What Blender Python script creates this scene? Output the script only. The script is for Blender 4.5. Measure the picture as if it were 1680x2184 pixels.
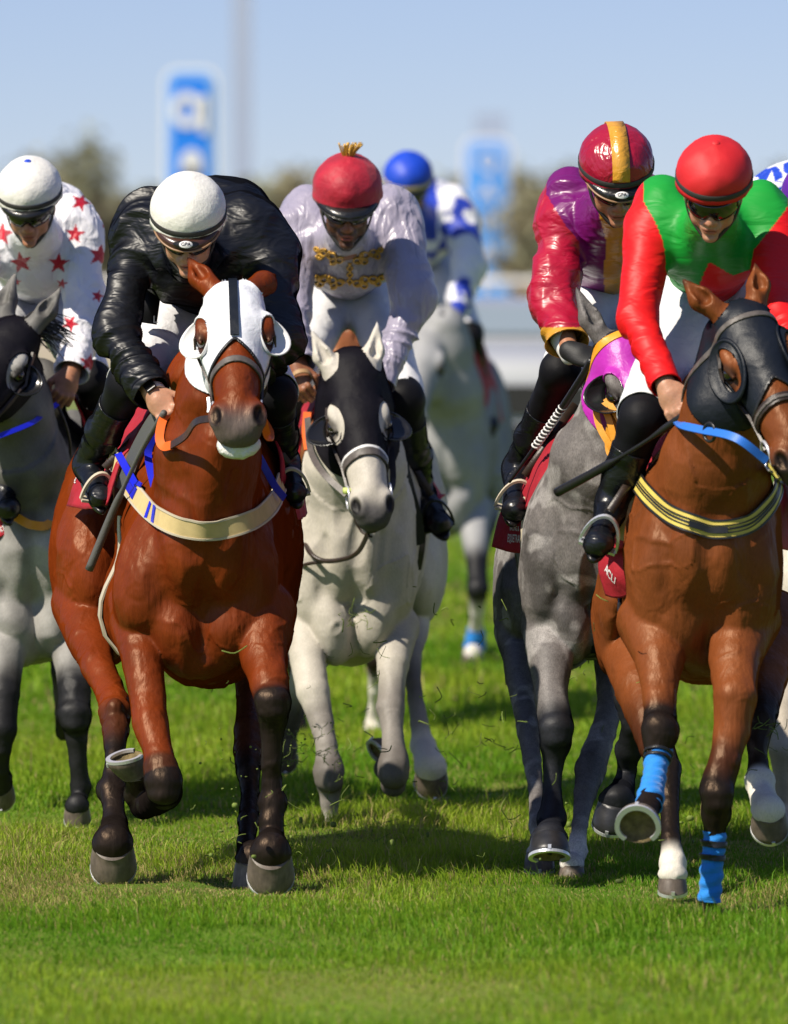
import bpy, math, random
import numpy as np
from mathutils import Vector
from math import radians, sin, cos, pi

# ------------------------------------------------------------------ camera, world, sun, exposure
SC = bpy.context.scene
for o in list(bpy.data.objects): bpy.data.objects.remove(o)
COL = SC.collection
CAMH = 1.916
F_PX, CX, HY = 20356.0, 840.0, 500.0          # measured on the photograph at 1680 px width
cam = bpy.data.cameras.new('camera'); camo = bpy.data.objects.new('camera', cam); COL.objects.link(camo)
camo.location = (0, 0, CAMH); camo.rotation_euler = (radians(90), 0, 0)
cam.sensor_fit = 'HORIZONTAL'; cam.sensor_width = 36.0; cam.lens = 36.0 * F_PX / 1680.0
cam.shift_y = -592.0 / 1680.0
cam.clip_start = 1.0; cam.clip_end = 6000.0
cam.dof.use_dof = True; cam.dof.focus_distance = 28.7; cam.dof.aperture_fstop = 6.0
SC.camera = camo

SUN_E, SUN_A = radians(47), radians(52)        # elevation; azimuth measured from the camera towards the left
world = bpy.data.worlds.new('World'); SC.world = world; world.use_nodes = True
nt = world.node_tree; nt.nodes.clear()
wo = nt.nodes.new('ShaderNodeOutputWorld'); wb = nt.nodes.new('ShaderNodeBackground')
sk = nt.nodes.new('ShaderNodeTexSky'); sk.sky_type = 'NISHITA'; sk.sun_disc = False
sk.sun_elevation = SUN_E; sk.sun_rotation = radians(180) + SUN_A
sk.altitude = 0; sk.air_density = 1.0; sk.dust_density = 0.35; sk.ozone_density = 3.0
tc = nt.nodes.new('ShaderNodeTexCoord'); sx = nt.nodes.new('ShaderNodeSeparateXYZ'); cb = nt.nodes.new('ShaderNodeCombineXYZ')
ma = nt.nodes.new('ShaderNodeMath'); ma.operation = 'MULTIPLY_ADD'; ma.inputs[1].default_value = 1.9; ma.inputs[2].default_value = 0.055
nt.links.new(tc.outputs['Generated'], sx.inputs[0]); nt.links.new(sx.outputs[0], cb.inputs[0]); nt.links.new(sx.outputs[1], cb.inputs[1])
nt.links.new(sx.outputs[2], ma.inputs[0]); nt.links.new(ma.outputs[0], cb.inputs[2]); nt.links.new(cb.outputs[0], sk.inputs[0])
tint = nt.nodes.new('ShaderNodeMix'); tint.data_type = 'RGBA'; tint.blend_type = 'MULTIPLY'; tint.inputs[0].default_value = 1.0; tint.inputs[7].default_value = (1.08, .98, 1.12, 1)
nt.links.new(sk.outputs[0], tint.inputs[6]); nt.links.new(tint.outputs[2], wb.inputs[0]); wb.inputs[1].default_value = 0.085; nt.links.new(wb.outputs[0], wo.inputs[0])
sun = bpy.data.lights.new('sun', 'SUN'); suno = bpy.data.objects.new('sun', sun); COL.objects.link(suno)
sun.energy = 4.6; sun.angle = radians(0.5); sun.color = (1.0, 0.915, 0.78)
sd = Vector((-sin(SUN_A) * cos(SUN_E), -cos(SUN_A) * cos(SUN_E), sin(SUN_E)))   # towards the sun: left and in front
suno.rotation_euler = sd.to_track_quat('Z', 'Y').to_euler()
SC.view_settings.view_transform = 'Standard'; SC.view_settings.look = 'None'
SC.view_settings.exposure = 0.38; SC.view_settings.gamma = 1.0
SC.render.engine = 'CYCLES'
SC.cycles.use_denoising = True
SC.cycles.max_bounces = 4; SC.cycles.diffuse_bounces = 1; SC.cycles.glossy_bounces = 2; SC.cycles.transparent_max_bounces = 4

# ------------------------------------------------------------------ coordinates
def W(px, py, Y): return np.array([(px - CX) * Y / F_PX, Y, CAMH - (py - HY) * Y / F_PX])
def nrm(v): v = np.asarray(v, float); return v / (np.linalg.norm(v) + 1e-12)

# ------------------------------------------------------------------ noise (numpy)
def _h(ix, iy, iz, s):
    n = (ix.astype(np.uint32) * np.uint32(374761393) + iy.astype(np.uint32) * np.uint32(668265263) + iz.astype(np.uint32) * np.uint32(2147483647 - 362437) + np.uint32(s * 1013904223 & 0xffffffff))
    n = (n ^ (n >> np.uint32(13))) * np.uint32(1274126177); n = n ^ (n >> np.uint32(16))
    return (n & np.uint32(0xffff)).astype(np.float32) / 32767.5 - 1.0
def vnoise(P, s=0):
    P = np.asarray(P, np.float32); i = np.floor(P).astype(np.int64); f = (P - i).astype(np.float32); u = f * f * f * (f * (f * 6 - 15) + 10)
    i = i + 100000; r = 0
    for dx in (0, 1):
        for dy in (0, 1):
            for dz in (0, 1):
                w = (u[:, 0] if dx else 1 - u[:, 0]) * (u[:, 1] if dy else 1 - u[:, 1]) * (u[:, 2] if dz else 1 - u[:, 2])
                r = r + w * _h(i[:, 0] + dx, i[:, 1] + dy, i[:, 2] + dz, s)
    return r
def fbm(P, s=0, o=3):
    r = 0; a = 1.0
    for k in range(o): r = r + a * vnoise(P * (2.0 ** k), s + k); a *= .5
    return r

# ------------------------------------------------------------------ implicit modelling
class SDF:
    def __init__(s): s.p = []
    def cone(s, a, b, ra, rb, k=.03, sub=False, sq=None): s.p.append(('c', np.asarray(a, float), np.asarray(b, float), ra, rb, k, sub, sq)); return s
    def ell(s, c, r, R=None, k=.03, sub=False): s.p.append(('e', np.asarray(c, float), np.asarray(r, float), np.eye(3) if R is None else np.asarray(R, float), None, k, sub, None)); return s
    @staticmethod
    def dist(q, x, y, z):
        if q[0] == 'c':
            a, b, ra, rb, sq = q[1], q[2], q[3], q[4], q[7]; ba = b - a; L = float(ba @ ba) + 1e-12
            px, py, pz = x - a[0], y - a[1], z - a[2]
            t = np.clip((px * ba[0] + py * ba[1] + pz * ba[2]) / L, 0, 1)
            px = px - ba[0] * t; py = py - ba[1] * t; pz = pz - ba[2] * t
            if sq is not None:
                n, f = sq; g = (px * n[0] + py * n[1] + pz * n[2]) * (f - 1); px = px + n[0] * g; py = py + n[1] * g; pz = pz + n[2] * g
            return np.sqrt(px * px + py * py + pz * pz) - (ra + (rb - ra) * t)
        c, r, R = q[1], q[2], q[3]; px, py, pz = x - c[0], y - c[1], z - c[2]
        l = [(px * R[0, i] + py * R[1, i] + pz * R[2, i]) for i in range(3)]
        k0 = np.sqrt((l[0] / r[0]) ** 2 + (l[1] / r[1]) ** 2 + (l[2] / r[2]) ** 2)
        k1 = np.sqrt((l[0] / r[0] ** 2) ** 2 + (l[1] / r[1] ** 2) ** 2 + (l[2] / r[2] ** 2) ** 2)
        return k0 * (k0 - 1) / (k1 + 1e-9)
    @staticmethod
    def box(q, m):
        if q[0] == 'c':
            r = max(q[3], q[4]) + m; return np.minimum(q[1], q[2]) - r, np.maximum(q[1], q[2]) + r
        e = np.abs(q[3]) @ q[2] + m; return q[1] - e, q[1] + e
    @staticmethod
    def comb(D, d, k, sub):
        if sub: d = -d; h = np.maximum(k - np.abs(D - d), 0) / k; return np.maximum(D, d) + h * h * k * .25
        h = np.maximum(k - np.abs(D - d), 0) / k; return np.minimum(D, d) - h * h * k * .25
    def at(s, P):
        D = np.full(len(P), .5)
        for q in s.p: D = s.comb(D, s.dist(q, P[:, 0], P[:, 1], P[:, 2]), q[5], q[6])
        return D
    def grad(s, P, e=.004):
        g = np.stack([s.at(P + d) - s.at(P - d) for d in np.eye(3) * e], 1); return g / (np.linalg.norm(g, axis=1, keepdims=True) + 1e-9)
    def project(s, P, off=0.0, it=4):
        P = np.array(P, float)
        for _ in range(it): P = P - s.grad(P) * (s.at(P) - off)[:, None]
        return P
    def mesh(s, h, grow=0.0):
        lo = np.min([s.box(q, 0)[0] for q in s.p if not q[6]], 0) - .03 - grow; hi = np.max([s.box(q, 0)[1] for q in s.p if not q[6]], 0) + .03 + grow
        n = np.ceil((hi - lo) / h).astype(int) + 1
        ax = [(lo[i] + h * np.arange(n[i])).astype(np.float32) for i in range(3)]
        D = np.full(n, .12, np.float32)
        for q in s.p:
            a, b = s.box(q, q[5] + .02 + grow); i0 = np.maximum(((a - lo) / h).astype(int), 0); i1 = np.minimum(((b - lo) / h).astype(int) + 2, n)
            if (i1 <= i0).any(): continue
            sl = tuple(slice(i0[i], i1[i]) for i in range(3))
            d = s.dist(q, ax[0][sl[0]][:, None, None], ax[1][sl[1]][None, :, None], ax[2][sl[2]][None, None, :]).astype(np.float32)
            D[sl] = s.comb(D[sl], d, np.float32(q[5]), q[6])
        return surfnets(D - np.float32(grow), lo, h)

def surfnets(D, lo, h):
    I = (D < 0); n = np.array(D.shape)
    c = np.zeros(n - 1, np.uint8)
    for dx in (0, 1):
        for dy in (0, 1):
            for dz in (0, 1): c += I[dx:n[0] - 1 + dx, dy:n[1] - 1 + dy, dz:n[2] - 1 + dz]
    act = (c > 0) & (c < 8); ids = np.full(n - 1, -1, np.int32); cell = np.argwhere(act); ids[act] = np.arange(len(cell))
    S = np.zeros((len(cell), 3), np.float32); cnt = np.zeros(len(cell), np.float32)
    cs = [(i, j, k) for i in (0, 1) for j in (0, 1) for k in (0, 1)]
    val = {o: D[cell[:, 0] + o[0], cell[:, 1] + o[1], cell[:, 2] + o[2]] for o in cs}
    for o in cs:
        for a in range(3):
            if o[a] == 0:
                p = list(o); p[a] = 1; d0, d1 = val[o], val[tuple(p)]; m = (d0 < 0) != (d1 < 0)
                t = np.where(m, d0 / np.where(m, d0 - d1, 1), 0); pt = np.tile(np.array(o, np.float32), (len(cell), 1)); pt[:, a] += t
                S += pt * m[:, None]; cnt += m
    V = (cell + S / np.maximum(cnt, 1)[:, None]) * h + lo
    Q = []
    for a in range(3):
        b, d = (a + 1) % 3, (a + 2) % 3
        s0 = [slice(1, -1)] * 3; s0[a] = slice(0, n[a] - 1); s1 = list(s0); s1[a] = slice(1, n[a])
        A, B = I[tuple(s0)], I[tuple(s1)]
        for flip in (False, True):
            m = (A & ~B) if not flip else (~A & B); e = np.argwhere(m)
            if not len(e): continue
            e = e + np.array([0 if i == a else 1 for i in range(3)])
            def cid(ob, od):
                x = e.copy(); x[:, b] += ob; x[:, d] += od; return ids[x[:, 0], x[:, 1], x[:, 2]]
            q = np.stack([cid(-1, -1), cid(0, -1), cid(0, 0), cid(-1, 0)], 1)
            Q.append(q if not flip else q[:, ::-1])
    return V.astype(np.float64), np.concatenate(Q).astype(np.int64)

def tris(Q): return np.concatenate([Q[:, [0, 1, 2]], Q[:, [0, 2, 3]]]) if Q.shape[1] == 4 else Q
def vnormals(V, T):
    T = tris(T); fn = np.cross(V[T[:, 1]] - V[T[:, 0]], V[T[:, 2]] - V[T[:, 0]]); N = np.zeros_like(V)
    for i in range(3): np.add.at(N, T[:, i], fn)
    return N / (np.linalg.norm(N, axis=1, keepdims=True) + 1e-12)
def relax(V, Q, it=2, w=.5):
    E = np.concatenate([Q[:, [i, (i + 1) % Q.shape[1]]] for i in range(Q.shape[1])]); E = np.concatenate([E, E[:, ::-1]]); V = V.copy()
    dg = np.bincount(E[:, 0], minlength=len(V))[:, None] + 1e-9
    for k in range(it):
        for ww in (w, -w * 1.04):
            S = np.stack([np.bincount(E[:, 0], V[E[:, 1], i], len(V)) for i in range(3)], 1); V = V + (S / dg - V) * ww
    return V
def clip(V, T, f, A=None):
    """keep the part of the mesh where f < 0, cut cleanly along f = 0; A: dict of per-vertex arrays"""
    T = tris(T); A = A or {}; ins = f < 0; ti = ins[T]; n = ti.sum(1)
    out = [T[n == 3]]; ek = []; parts = []
    for want, val in ((1, True), (2, False)):
        Tm = T[n == want]
        if not len(Tm): continue
        tm = ti[n == want]; odd = np.argmax(tm == val, 1); r = np.arange(len(Tm))
        a, b, c = Tm[r, odd], Tm[r, (odd + 1) % 3], Tm[r, (odd + 2) % 3]; parts.append((want, a, b, c)); ek += [np.stack([a, b], 1), np.stack([a, c], 1)]
    VV = [V]; AA = {k: [v] for k, v in A.items()}
    if ek:
        e = np.sort(np.concatenate(ek), 1); key = e[:, 0] * len(V) + e[:, 1]; uk, inv = np.unique(key, return_inverse=True)
        i0, i1 = uk // len(V), uk % len(V); t = (f[i0] / (f[i0] - f[i1]))[:, None]
        VV.append(V[i0] + (V[i1] - V[i0]) * t)
        for k, v in A.items():
            tt = t if v.ndim > 1 else t[:, 0]; AA[k].append(v[i0] + (v[i1] - v[i0]) * tt)
        pos = 0
        for want, a, b, c in parts:
            m = len(a); ab = inv[pos:pos + m] + len(V); ac = inv[pos + m:pos + 2 * m] + len(V); pos += 2 * m
            if want == 1: out.append(np.stack([a, ab, ac], 1))
            else: out += [np.stack([ab, b, c], 1), np.stack([ab, c, ac], 1)]
    V2 = np.concatenate(VV); T2 = np.concatenate(out); A2 = {k: np.concatenate(v) for k, v in AA.items()}
    used, inv = np.unique(T2, return_inverse=True); return V2[used], inv.reshape(T2.shape), {k: v[used] for k, v in A2.items()}
def keep_near(V, T, p):
    """largest connected piece or the piece nearest to p"""
    lab = np.arange(len(V))
    for _ in range(400):
        l2 = lab.copy(); mt = lab[T].min(1)
        for i in range(3): np.minimum.at(l2, T[:, i], mt)
        l2 = l2[l2]
        if (l2 == lab).all(): break
        lab = l2
    i = np.argmin(((V - p) ** 2).sum(1)); m = lab[T[:, 0]] == lab[i]; T = T[m]; used, inv = np.unique(T, return_inverse=True); return V[used], inv.reshape(T.shape)

# ------------------------------------------------------------------ objects
def empty(name, loc, label, cat, group=None):
    o = bpy.data.objects.new(name, None); COL.objects.link(o); o.location = loc; o.empty_display_size = .1
    o['label'] = label; o['category'] = cat
    if group: o['group'] = group
    return o
def tag(o, label=None, cat=None, group=None, kind=None):
    for k, v in (('label', label), ('category', cat), ('group', group), ('kind', kind)):
        if v: o[k] = v
    return o
def rootloc(p):
    r = np.zeros(3)
    while p is not None: r += np.array(p.location); p = p.parent
    return r
def obj(name, V, Fc, mat, parent=None, col=None, attrs=None, smooth=True, origin=None, thick=0, toff=-1, sharp=None):
    V = np.asarray(V, float); me = bpy.data.meshes.new(name)
    org = rootloc(parent) if parent is not None else (np.asarray(origin, float) if origin is not None else np.zeros(3))
    Fs = Fc if isinstance(Fc, (list, tuple)) else [Fc]; Fs = [np.asarray(f, np.int32) for f in Fs if len(f)]
    me.vertices.add(len(V)); me.vertices.foreach_set('co', (V - org).astype(np.float32).ravel())
    nl = sum(f.size for f in Fs); npoly = sum(len(f) for f in Fs); me.loops.add(nl); me.polygons.add(npoly)
    me.loops.foreach_set('vertex_index', np.concatenate([f.ravel() for f in Fs]))
    tot = np.concatenate([np.full(len(f), f.shape[1], np.int32) for f in Fs]); st = np.concatenate([[0], np.cumsum(tot)[:-1]]).astype(np.int32)
    me.polygons.foreach_set('loop_start', st); me.polygons.foreach_set('loop_total', tot)
    me.polygons.foreach_set('use_smooth', np.full(npoly, smooth))
    me.update(calc_edges=True)
    if col is not None:
        a = me.color_attributes.new('Col', 'FLOAT_COLOR', 'POINT'); c = np.ones((len(V), 4), np.float32); c[:, :3] = col; a.data.foreach_set('color', c.ravel())
    for k, v in (attrs or {}).items():
        a = me.attributes.new(k, 'FLOAT', 'POINT'); a.data.foreach_set('value', np.asarray(v, np.float32))
    if mat is not None: me.materials.append(mat)
    o = bpy.data.objects.new(name, me); COL.objects.link(o)
    if parent is not None: o.parent = parent
    else: o.location = org
    if sharp: me.set_sharp_from_angle(angle=radians(sharp))
    if thick:
        m = o.modifiers.new('solid', 'SOLIDIFY'); m.thickness = thick; m.offset = toff
    return o
def join(parts):
    """[(V, F)] -> one V, list of F"""
    Vs, Fs, n = [], [], 0
    for V, Fc in parts:
        for f in (Fc if isinstance(Fc, (list, tuple)) else [Fc]): Fs.append(np.asarray(f) + n)
        Vs.append(V); n += len(V)
    return np.concatenate(Vs), Fs
def catmull(P, n=8):
    P = np.asarray(P, float); Q = np.vstack([2 * P[0] - P[1], P, 2 * P[-1] - P[-2]]); out = []
    for i in range(1, len(Q) - 2):
        for t in np.linspace(0, 1, n, endpoint=False):
            a, b, c, d = Q[i - 1], Q[i], Q[i + 1], Q[i + 2]
            out.append(.5 * (2 * b + (c - a) * t + (2 * a - 5 * b + 4 * c - d) * t * t + (3 * b - a - 3 * c + d) * t ** 3))
    return np.array(out + [P[-1]])
def tube(P, r, n=10, closed=False, flat=None):
    """round tube, or a flat strap when flat=(normals, half width, half thickness)"""
    P = np.asarray(P, float); m = len(P); r = np.broadcast_to(np.asarray(r, float), (m,))
    t = np.gradient(P, axis=0) if not closed else np.roll(P, -1, 0) - np.roll(P, 1, 0); t /= np.linalg.norm(t, axis=1, keepdims=True) + 1e-12
    if flat is not None:
        nn = np.broadcast_to(np.asarray(flat[0], float), (m, 3)); u = np.cross(t, nn); u /= np.linalg.norm(u, axis=1, keepdims=True) + 1e-9; v = np.cross(u, t); ru, rv = flat[1], flat[2]
        ru = np.broadcast_to(np.asarray(ru, float), (m,)); rv = np.broadcast_to(np.asarray(rv, float), (m,))
        cs = np.array([(-1, -1), (1, -1), (1, 1), (-1, 1)]) ; n = 4
        V = np.concatenate([P + u * ru[:, None] * c[0] + v * rv[:, None] * c[1] for c in cs]).reshape(n, m, 3).transpose(1, 0, 2).reshape(-1, 3)
    else:
        u = np.cross(t[0], (0.3, .2, .93)); u = u / np.linalg.norm(u); us = []
        for i in range(m): u = u - t[i] * (u @ t[i]); u = u / np.linalg.norm(u); us.append(u)
        us = np.array(us); vs = np.cross(t, us); an = np.arange(n) * 2 * pi / n
        V = (P[:, None] + r[:, None, None] * (us[:, None] * np.cos(an)[None, :, None] + vs[:, None] * np.sin(an)[None, :, None])).reshape(-1, 3)
    Fq = []; rng = m if closed else m - 1
    i = np.arange(rng)[:, None]; j = np.arange(n)[None]; i2 = (i + 1) % m; j2 = (j + 1) % n
    Fq = np.stack([i * n + j, i * n + j2, i2 * n + j2, i2 * n + j], -1).reshape(-1, 4)
    if closed: return V, [Fq]
    return V, [Fq, np.arange(n)[None, ::-1], (np.arange(n) + (m - 1) * n)[None]]
def loft(rings, capa=True, capb=True):
    n = len(rings[0]); m = len(rings); V = np.concatenate(rings); i = np.arange(m - 1)[:, None]; j = np.arange(n)[None]; j2 = (j + 1) % n
    Fq = [np.stack([i * n + j, i * n + j2, (i + 1) * n + j2, (i + 1) * n + j], -1).reshape(-1, 4)]
    if capa: Fq.append(np.arange(n)[None, ::-1])
    if capb: Fq.append((np.arange(n) + (m - 1) * n)[None])
    return V, Fq
def boxm(c, h, R=None, bev=.0):
    c = np.asarray(c, float); R = np.eye(3) if R is None else R
    V = np.array([(x, y, z) for x in (-1, 1) for y in (-1, 1) for z in (-1, 1)], float) * h
    Fq = np.array([(0, 1, 3, 2), (4, 6, 7, 5), (0, 4, 5, 1), (2, 3, 7, 6), (0, 2, 6, 4), (1, 5, 7, 3)]); return c + V @ np.asarray(R).T, [Fq]
def sphere(c, r, n=16, R=None):
    r = np.broadcast_to(np.asarray(r, float), (3,)); rings = []
    for i in range(1, n): th = pi * i / n; rings.append(np.array([(sin(th) * cos(p), sin(th) * sin(p), -cos(th)) for p in np.linspace(0, 2 * pi, 2 * n, endpoint=False)]))
    V, Fq = loft(rings); V = V * r
    if R is not None: V = V @ np.asarray(R).T
    return V + np.asarray(c), Fq
def Rz(a): return np.array([(cos(a), -sin(a), 0), (sin(a), cos(a), 0), (0, 0, 1)])
def Rx(a): return np.array([(1, 0, 0), (0, cos(a), -sin(a)), (0, sin(a), cos(a))])
def Ry(a): return np.array([(cos(a), 0, sin(a)), (0, 1, 0), (-sin(a), 0, cos(a))])
def sstep(a, b, x): t = np.clip((x - a) / (b - a), 0, 1); return t * t * (3 - 2 * t)

# ------------------------------------------------------------------ materials
def lin(h):
    c = [int(h[i:i + 2], 16) / 255 for i in (0, 2, 4)]; return tuple(x / 12.92 if x <= .04045 else ((x + .055) / 1.055) ** 2.4 for x in c)
def mat(name, base=(.5, .5, .5), attr=None, rough=.5, spec=.5, bumps=(), var=None, sheen=0, coat=0, metal=0, masks=(), aniso=0, roughvar=0, emit=None, sss=0, tint=None, graze=False):
    m = bpy.data.materials.new(name); m.use_nodes = True; t = m.node_tree; b = t.nodes['Principled BSDF']; L = t.links.new
    b.inputs['Roughness'].default_value = rough; b.inputs['Specular IOR Level'].default_value = spec; b.inputs['Metallic'].default_value = metal
    b.inputs['Sheen Weight'].default_value = sheen; b.inputs['Coat Weight'].default_value = coat; b.inputs['Coat Roughness'].default_value = .15
    b.inputs['Anisotropic'].default_value = aniso
    if tint: b.inputs['Specular Tint'].default_value = (*tint, 1)
    if sss: b.inputs['Subsurface Weight'].default_value = sss; b.inputs['Subsurface Radius'].default_value = (.012, .005, .003)
    if graze: lw = t.nodes.new('ShaderNodeLayerWeight'); lw.inputs[0].default_value = .5; g_ = t.nodes.new('ShaderNodeMapRange'); g_.inputs[1].default_value = .30; g_.inputs[2].default_value = .74; g_.inputs[3].default_value = spec; g_.inputs[4].default_value = .0; L(lw.outputs['Facing'], g_.inputs[0]); L(g_.outputs[0], b.inputs['Specular IOR Level'])
    tcd = t.nodes.new('ShaderNodeTexCoord')
    if attr: a = t.nodes.new('ShaderNodeAttribute'); a.attribute_name = attr; c = a.outputs['Color']
    else: a = t.nodes.new('ShaderNodeRGB'); a.outputs[0].default_value = (*base, 1); c = a.outputs[0]
    for nm, rgb in masks:
        q = t.nodes.new('ShaderNodeAttribute'); q.attribute_name = nm; g = t.nodes.new('ShaderNodeMath'); g.operation = 'GREATER_THAN'; g.inputs[1].default_value = 0
        L(q.outputs['Fac'], g.inputs[0]); x = t.nodes.new('ShaderNodeMix'); x.data_type = 'RGBA'; L(g.outputs[0], x.inputs[0]); L(c, x.inputs[6]); x.inputs[7].default_value = (*rgb, 1); c = x.outputs[2]
    def noise(scale, det=3, stretch=(1, 1, 1), dist=0):
        mp = t.nodes.new('ShaderNodeMapping'); mp.inputs['Scale'].default_value = stretch; L(tcd.outputs['Object'], mp.inputs[0])
        n = t.nodes.new('ShaderNodeTexNoise'); n.inputs['Scale'].default_value = scale; n.inputs['Detail'].default_value = det; n.inputs['Distortion'].default_value = dist; L(mp.outputs[0], n.inputs[0]); return n.outputs['Fac']
    for v in (var or ()):
        f = noise(v[0], 4, v[2] if len(v) > 2 else (1, 1, 1)); r = t.nodes.new('ShaderNodeMapRange'); r.inputs[1].default_value = .3; r.inputs[2].default_value = .7; r.inputs[3].default_value = 1 - v[1]; r.inputs[4].default_value = 1 + v[1]; L(f, r.inputs[0])
        x = t.nodes.new('ShaderNodeVectorMath'); x.operation = 'SCALE'; L(c, x.inputs[0]); L(r.outputs[0], x.inputs[3]); c = x.outputs[0]
    L(c, b.inputs['Base Color'])
    if roughvar:
        f = noise(9, 3); r = t.nodes.new('ShaderNodeMapRange'); r.inputs[3].default_value = rough - roughvar; r.inputs[4].default_value = rough + roughvar; L(f, r.inputs[0]); L(r.outputs[0], b.inputs['Roughness'])
    prev = None
    for bp in bumps:     # (scale, height m, stretch, distortion)
        f = noise(bp[0], bp[4] if len(bp) > 4 else 3, bp[2] if len(bp) > 2 else (1, 1, 1), bp[3] if len(bp) > 3 else 0)
        n = t.nodes.new('ShaderNodeBump'); n.inputs['Distance'].default_value = bp[1]; n.inputs['Strength'].default_value = 1.0; L(f, n.inputs['Height'])
        if prev: L(prev, n.inputs['Normal'])
        prev = n.outputs[0]
    if prev: L(prev, b.inputs['Normal'])
    if emit: b.inputs['Emission Color'].default_value = (*emit[0], 1); b.inputs['Emission Strength'].default_value = emit[1]
    return m
M = {}
M['coat_bay'] = mat('coat bay', graze=True, attr='Col', rough=.44, spec=.32, tint=(1.0, .70, .48), bumps=[(9, .012, (1.4, 1, 1), .5, 2), (75, .0022, (1, 1, .14), .3, 2), (420, .0004, (1, 1, .25))], var=[(7, .16), (300, .12, (1, 1, .2))], roughvar=.07)
M['coat_grey'] = mat('coat grey', graze=True, attr='Col', rough=.55, spec=.3, bumps=[(13, .005), (420, .0005, (1, 1, .25))], var=[(14, .05), (260, .10, (1, 1, .3))])
M['coat_roan'] = mat('coat roan', graze=True, attr='Col', rough=.55, spec=.3, bumps=[(13, .006), (420, .0005, (1, 1, .25))], var=[(12, .12), (60, .14), (330, .28, (1, 1, .4))])
M['hoof'] = mat('hoof horn', (.125, .098, .075), rough=.5, bumps=[(90, .0006, (1, 1, .1)), (30, .001)], var=[(30, .3), (120, .2, (1, 1, .15))])
M['hoof_black'] = mat('hoof horn black', (.02, .02, .022), rough=.4, bumps=[(60, .0008)], var=[(30, .3)])
M['sole'] = mat('hoof sole', (.16, .12, .05), rough=.9, bumps=[(60, .006), (200, .002)], var=[(40, .45)])
M['steel'] = mat('steel', (.72, .73, .76), rough=.3, metal=.55, bumps=[(60, .0003)])
M['eye'] = mat('eye', (.012, .008, .006), rough=.06, spec=.8, coat=.6)
M['leather'] = mat('leather dark', (.03, .018, .012), rough=.42, bumps=[(160, .0006)], var=[(40, .3)])
M['leather_grey'] = mat('leather worn grey', (.10, .085, .075), rough=.5, bumps=[(160, .0006)], var=[(40, .3)])
M['rubber_black'] = mat('black rubber', (.014, .014, .015), rough=.38, bumps=[(120, .0005)])
M['boot'] = mat('boot leather', (.007, .008, .011), graze=True, rough=.30, spec=.5, bumps=[(14, .006, (1, 1, 2.2), .6, 2), (120, .0006)], roughvar=.08)
M['legging'] = mat('black legging', (.006, .006, .008), rough=.6, spec=.16, bumps=[(200, .0006)])
M['cloth_red'] = mat('saddlecloth dark red', (.36, .006, .018), rough=.75, sheen=.0, bumps=[(16, .008), (500, .0006)], var=[(20, .12)])
M['white_text'] = mat('white lettering', (.75, .74, .72), rough=.7)
M['breeches'] = mat('white breeches', (.80, .80, .82), rough=.6, bumps=[(14, .006, (1, 1, 1.8), .8), (60, .0012)], var=[(30, .03)])
M['skin'] = mat('skin', attr='Col', rough=.45, spec=.4, sss=.12, bumps=[(120, .0009), (400, .0003)], var=[(60, .10), (25, .08)])
M['goggle'] = mat('goggle lens', (.006, .006, .007), rough=.07, spec=.8)
M['black_plastic'] = mat('black plastic', (.012, .012, .013), rough=.3)
M['grey_band'] = mat('dark grey elastic', (.035, .034, .032), rough=.7, bumps=[(300, .0004)])
M['satin_black'] = mat('black satin', (.006, .0065, .009), graze=True, rough=.42, spec=.46, sheen=.0, bumps=[(8, .012, (1, 1, 2.4), .9, 2), (15, .005, (1, 1, 2.2), .8, 2)], roughvar=.08)
M['satin_lilac'] = mat('lilac satin', (.34, .31, .40), rough=.36, spec=.55, sheen=.2, bumps=[(7, .022, (2.0, 1, .8), 1.1, 2), (15, .009, (1.8, 1, .8), .9, 2)], roughvar=.06)
M['satin_multi'] = mat('satin colours', attr='Col', rough=.36, spec=.55, sheen=.0, bumps=[(8, .010, (1, 1, 1.8), .9, 2), (15, .005, (1, 1, 2.2), .8, 2)], roughvar=.06)
M['lycra_multi'] = mat('lycra colours', attr='Col', rough=.5, spec=.3, bumps=[(9, .007, (1, 1, 3.0), .8, 2)])
M['silk_white'] = mat('white silk', attr='Col', rough=.5, spec=.4, bumps=[(8, .020, (1.6, 1, 1), 1.1, 2), (18, .007, (1.4, 1, 1), .9, 2)])
M['cap_white'] = mat('white cap cover', (.80, .78, .72), rough=.55, bumps=[(9, .006), (110, .0015)], var=[(70, .05)])
M['cap_red_velvet'] = mat('red velvet cap', (.40, .004, .022), rough=.6, sheen=.12, bumps=[(13, .012), (300, .0006)], var=[(12, .25)])
M['cap_crimson'] = mat('crimson satin cap', (.34, .006, .03), rough=.28, spec=.6, bumps=[(12, .012, (1, 1, 1), 1.2), (40, .003)])
M['cap_red'] = mat('red lycra cap', (.62, .012, .016), rough=.6, bumps=[(8, .004), (320, .0005)])
M['cap_blue'] = mat('blue cap', (.008, .06, .55), rough=.5)
M['cap_purple'] = mat('purple cap', (.10, .01, .28), rough=.45, bumps=[(12, .008)])
M['gold_satin'] = mat('gold satin', (.62, .30, .03), rough=.32, spec=.6, bumps=[(12, .012, (1, 1, 1), 1.2), (60, .002)])
M['gold_thread'] = mat('gold thread', (.58, .33, .05), rough=.4, metal=.4, bumps=[(400, .0008)])
M['cream'] = mat('cream webbing', (.60, .46, .21), rough=.7, bumps=[(500, .0005)], var=[(30, .08)])
M['cream_edge'] = mat('pale edging', (.55, .48, .36), rough=.6)
M['yellow_web'] = mat('yellow webbing', (.66, .52, .10), rough=.65, bumps=[(500, .0005)], var=[(30, .1)])
M['yellow_rubber'] = mat('amber rubber', (.78, .33, .015), rough=.45, bumps=[(60, .001)])
M['orange'] = mat('orange rubber', (.85, .14, .012), rough=.5)
M['blue_strap'] = mat('blue strap', (.012, .02, .62), rough=.35)
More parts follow.
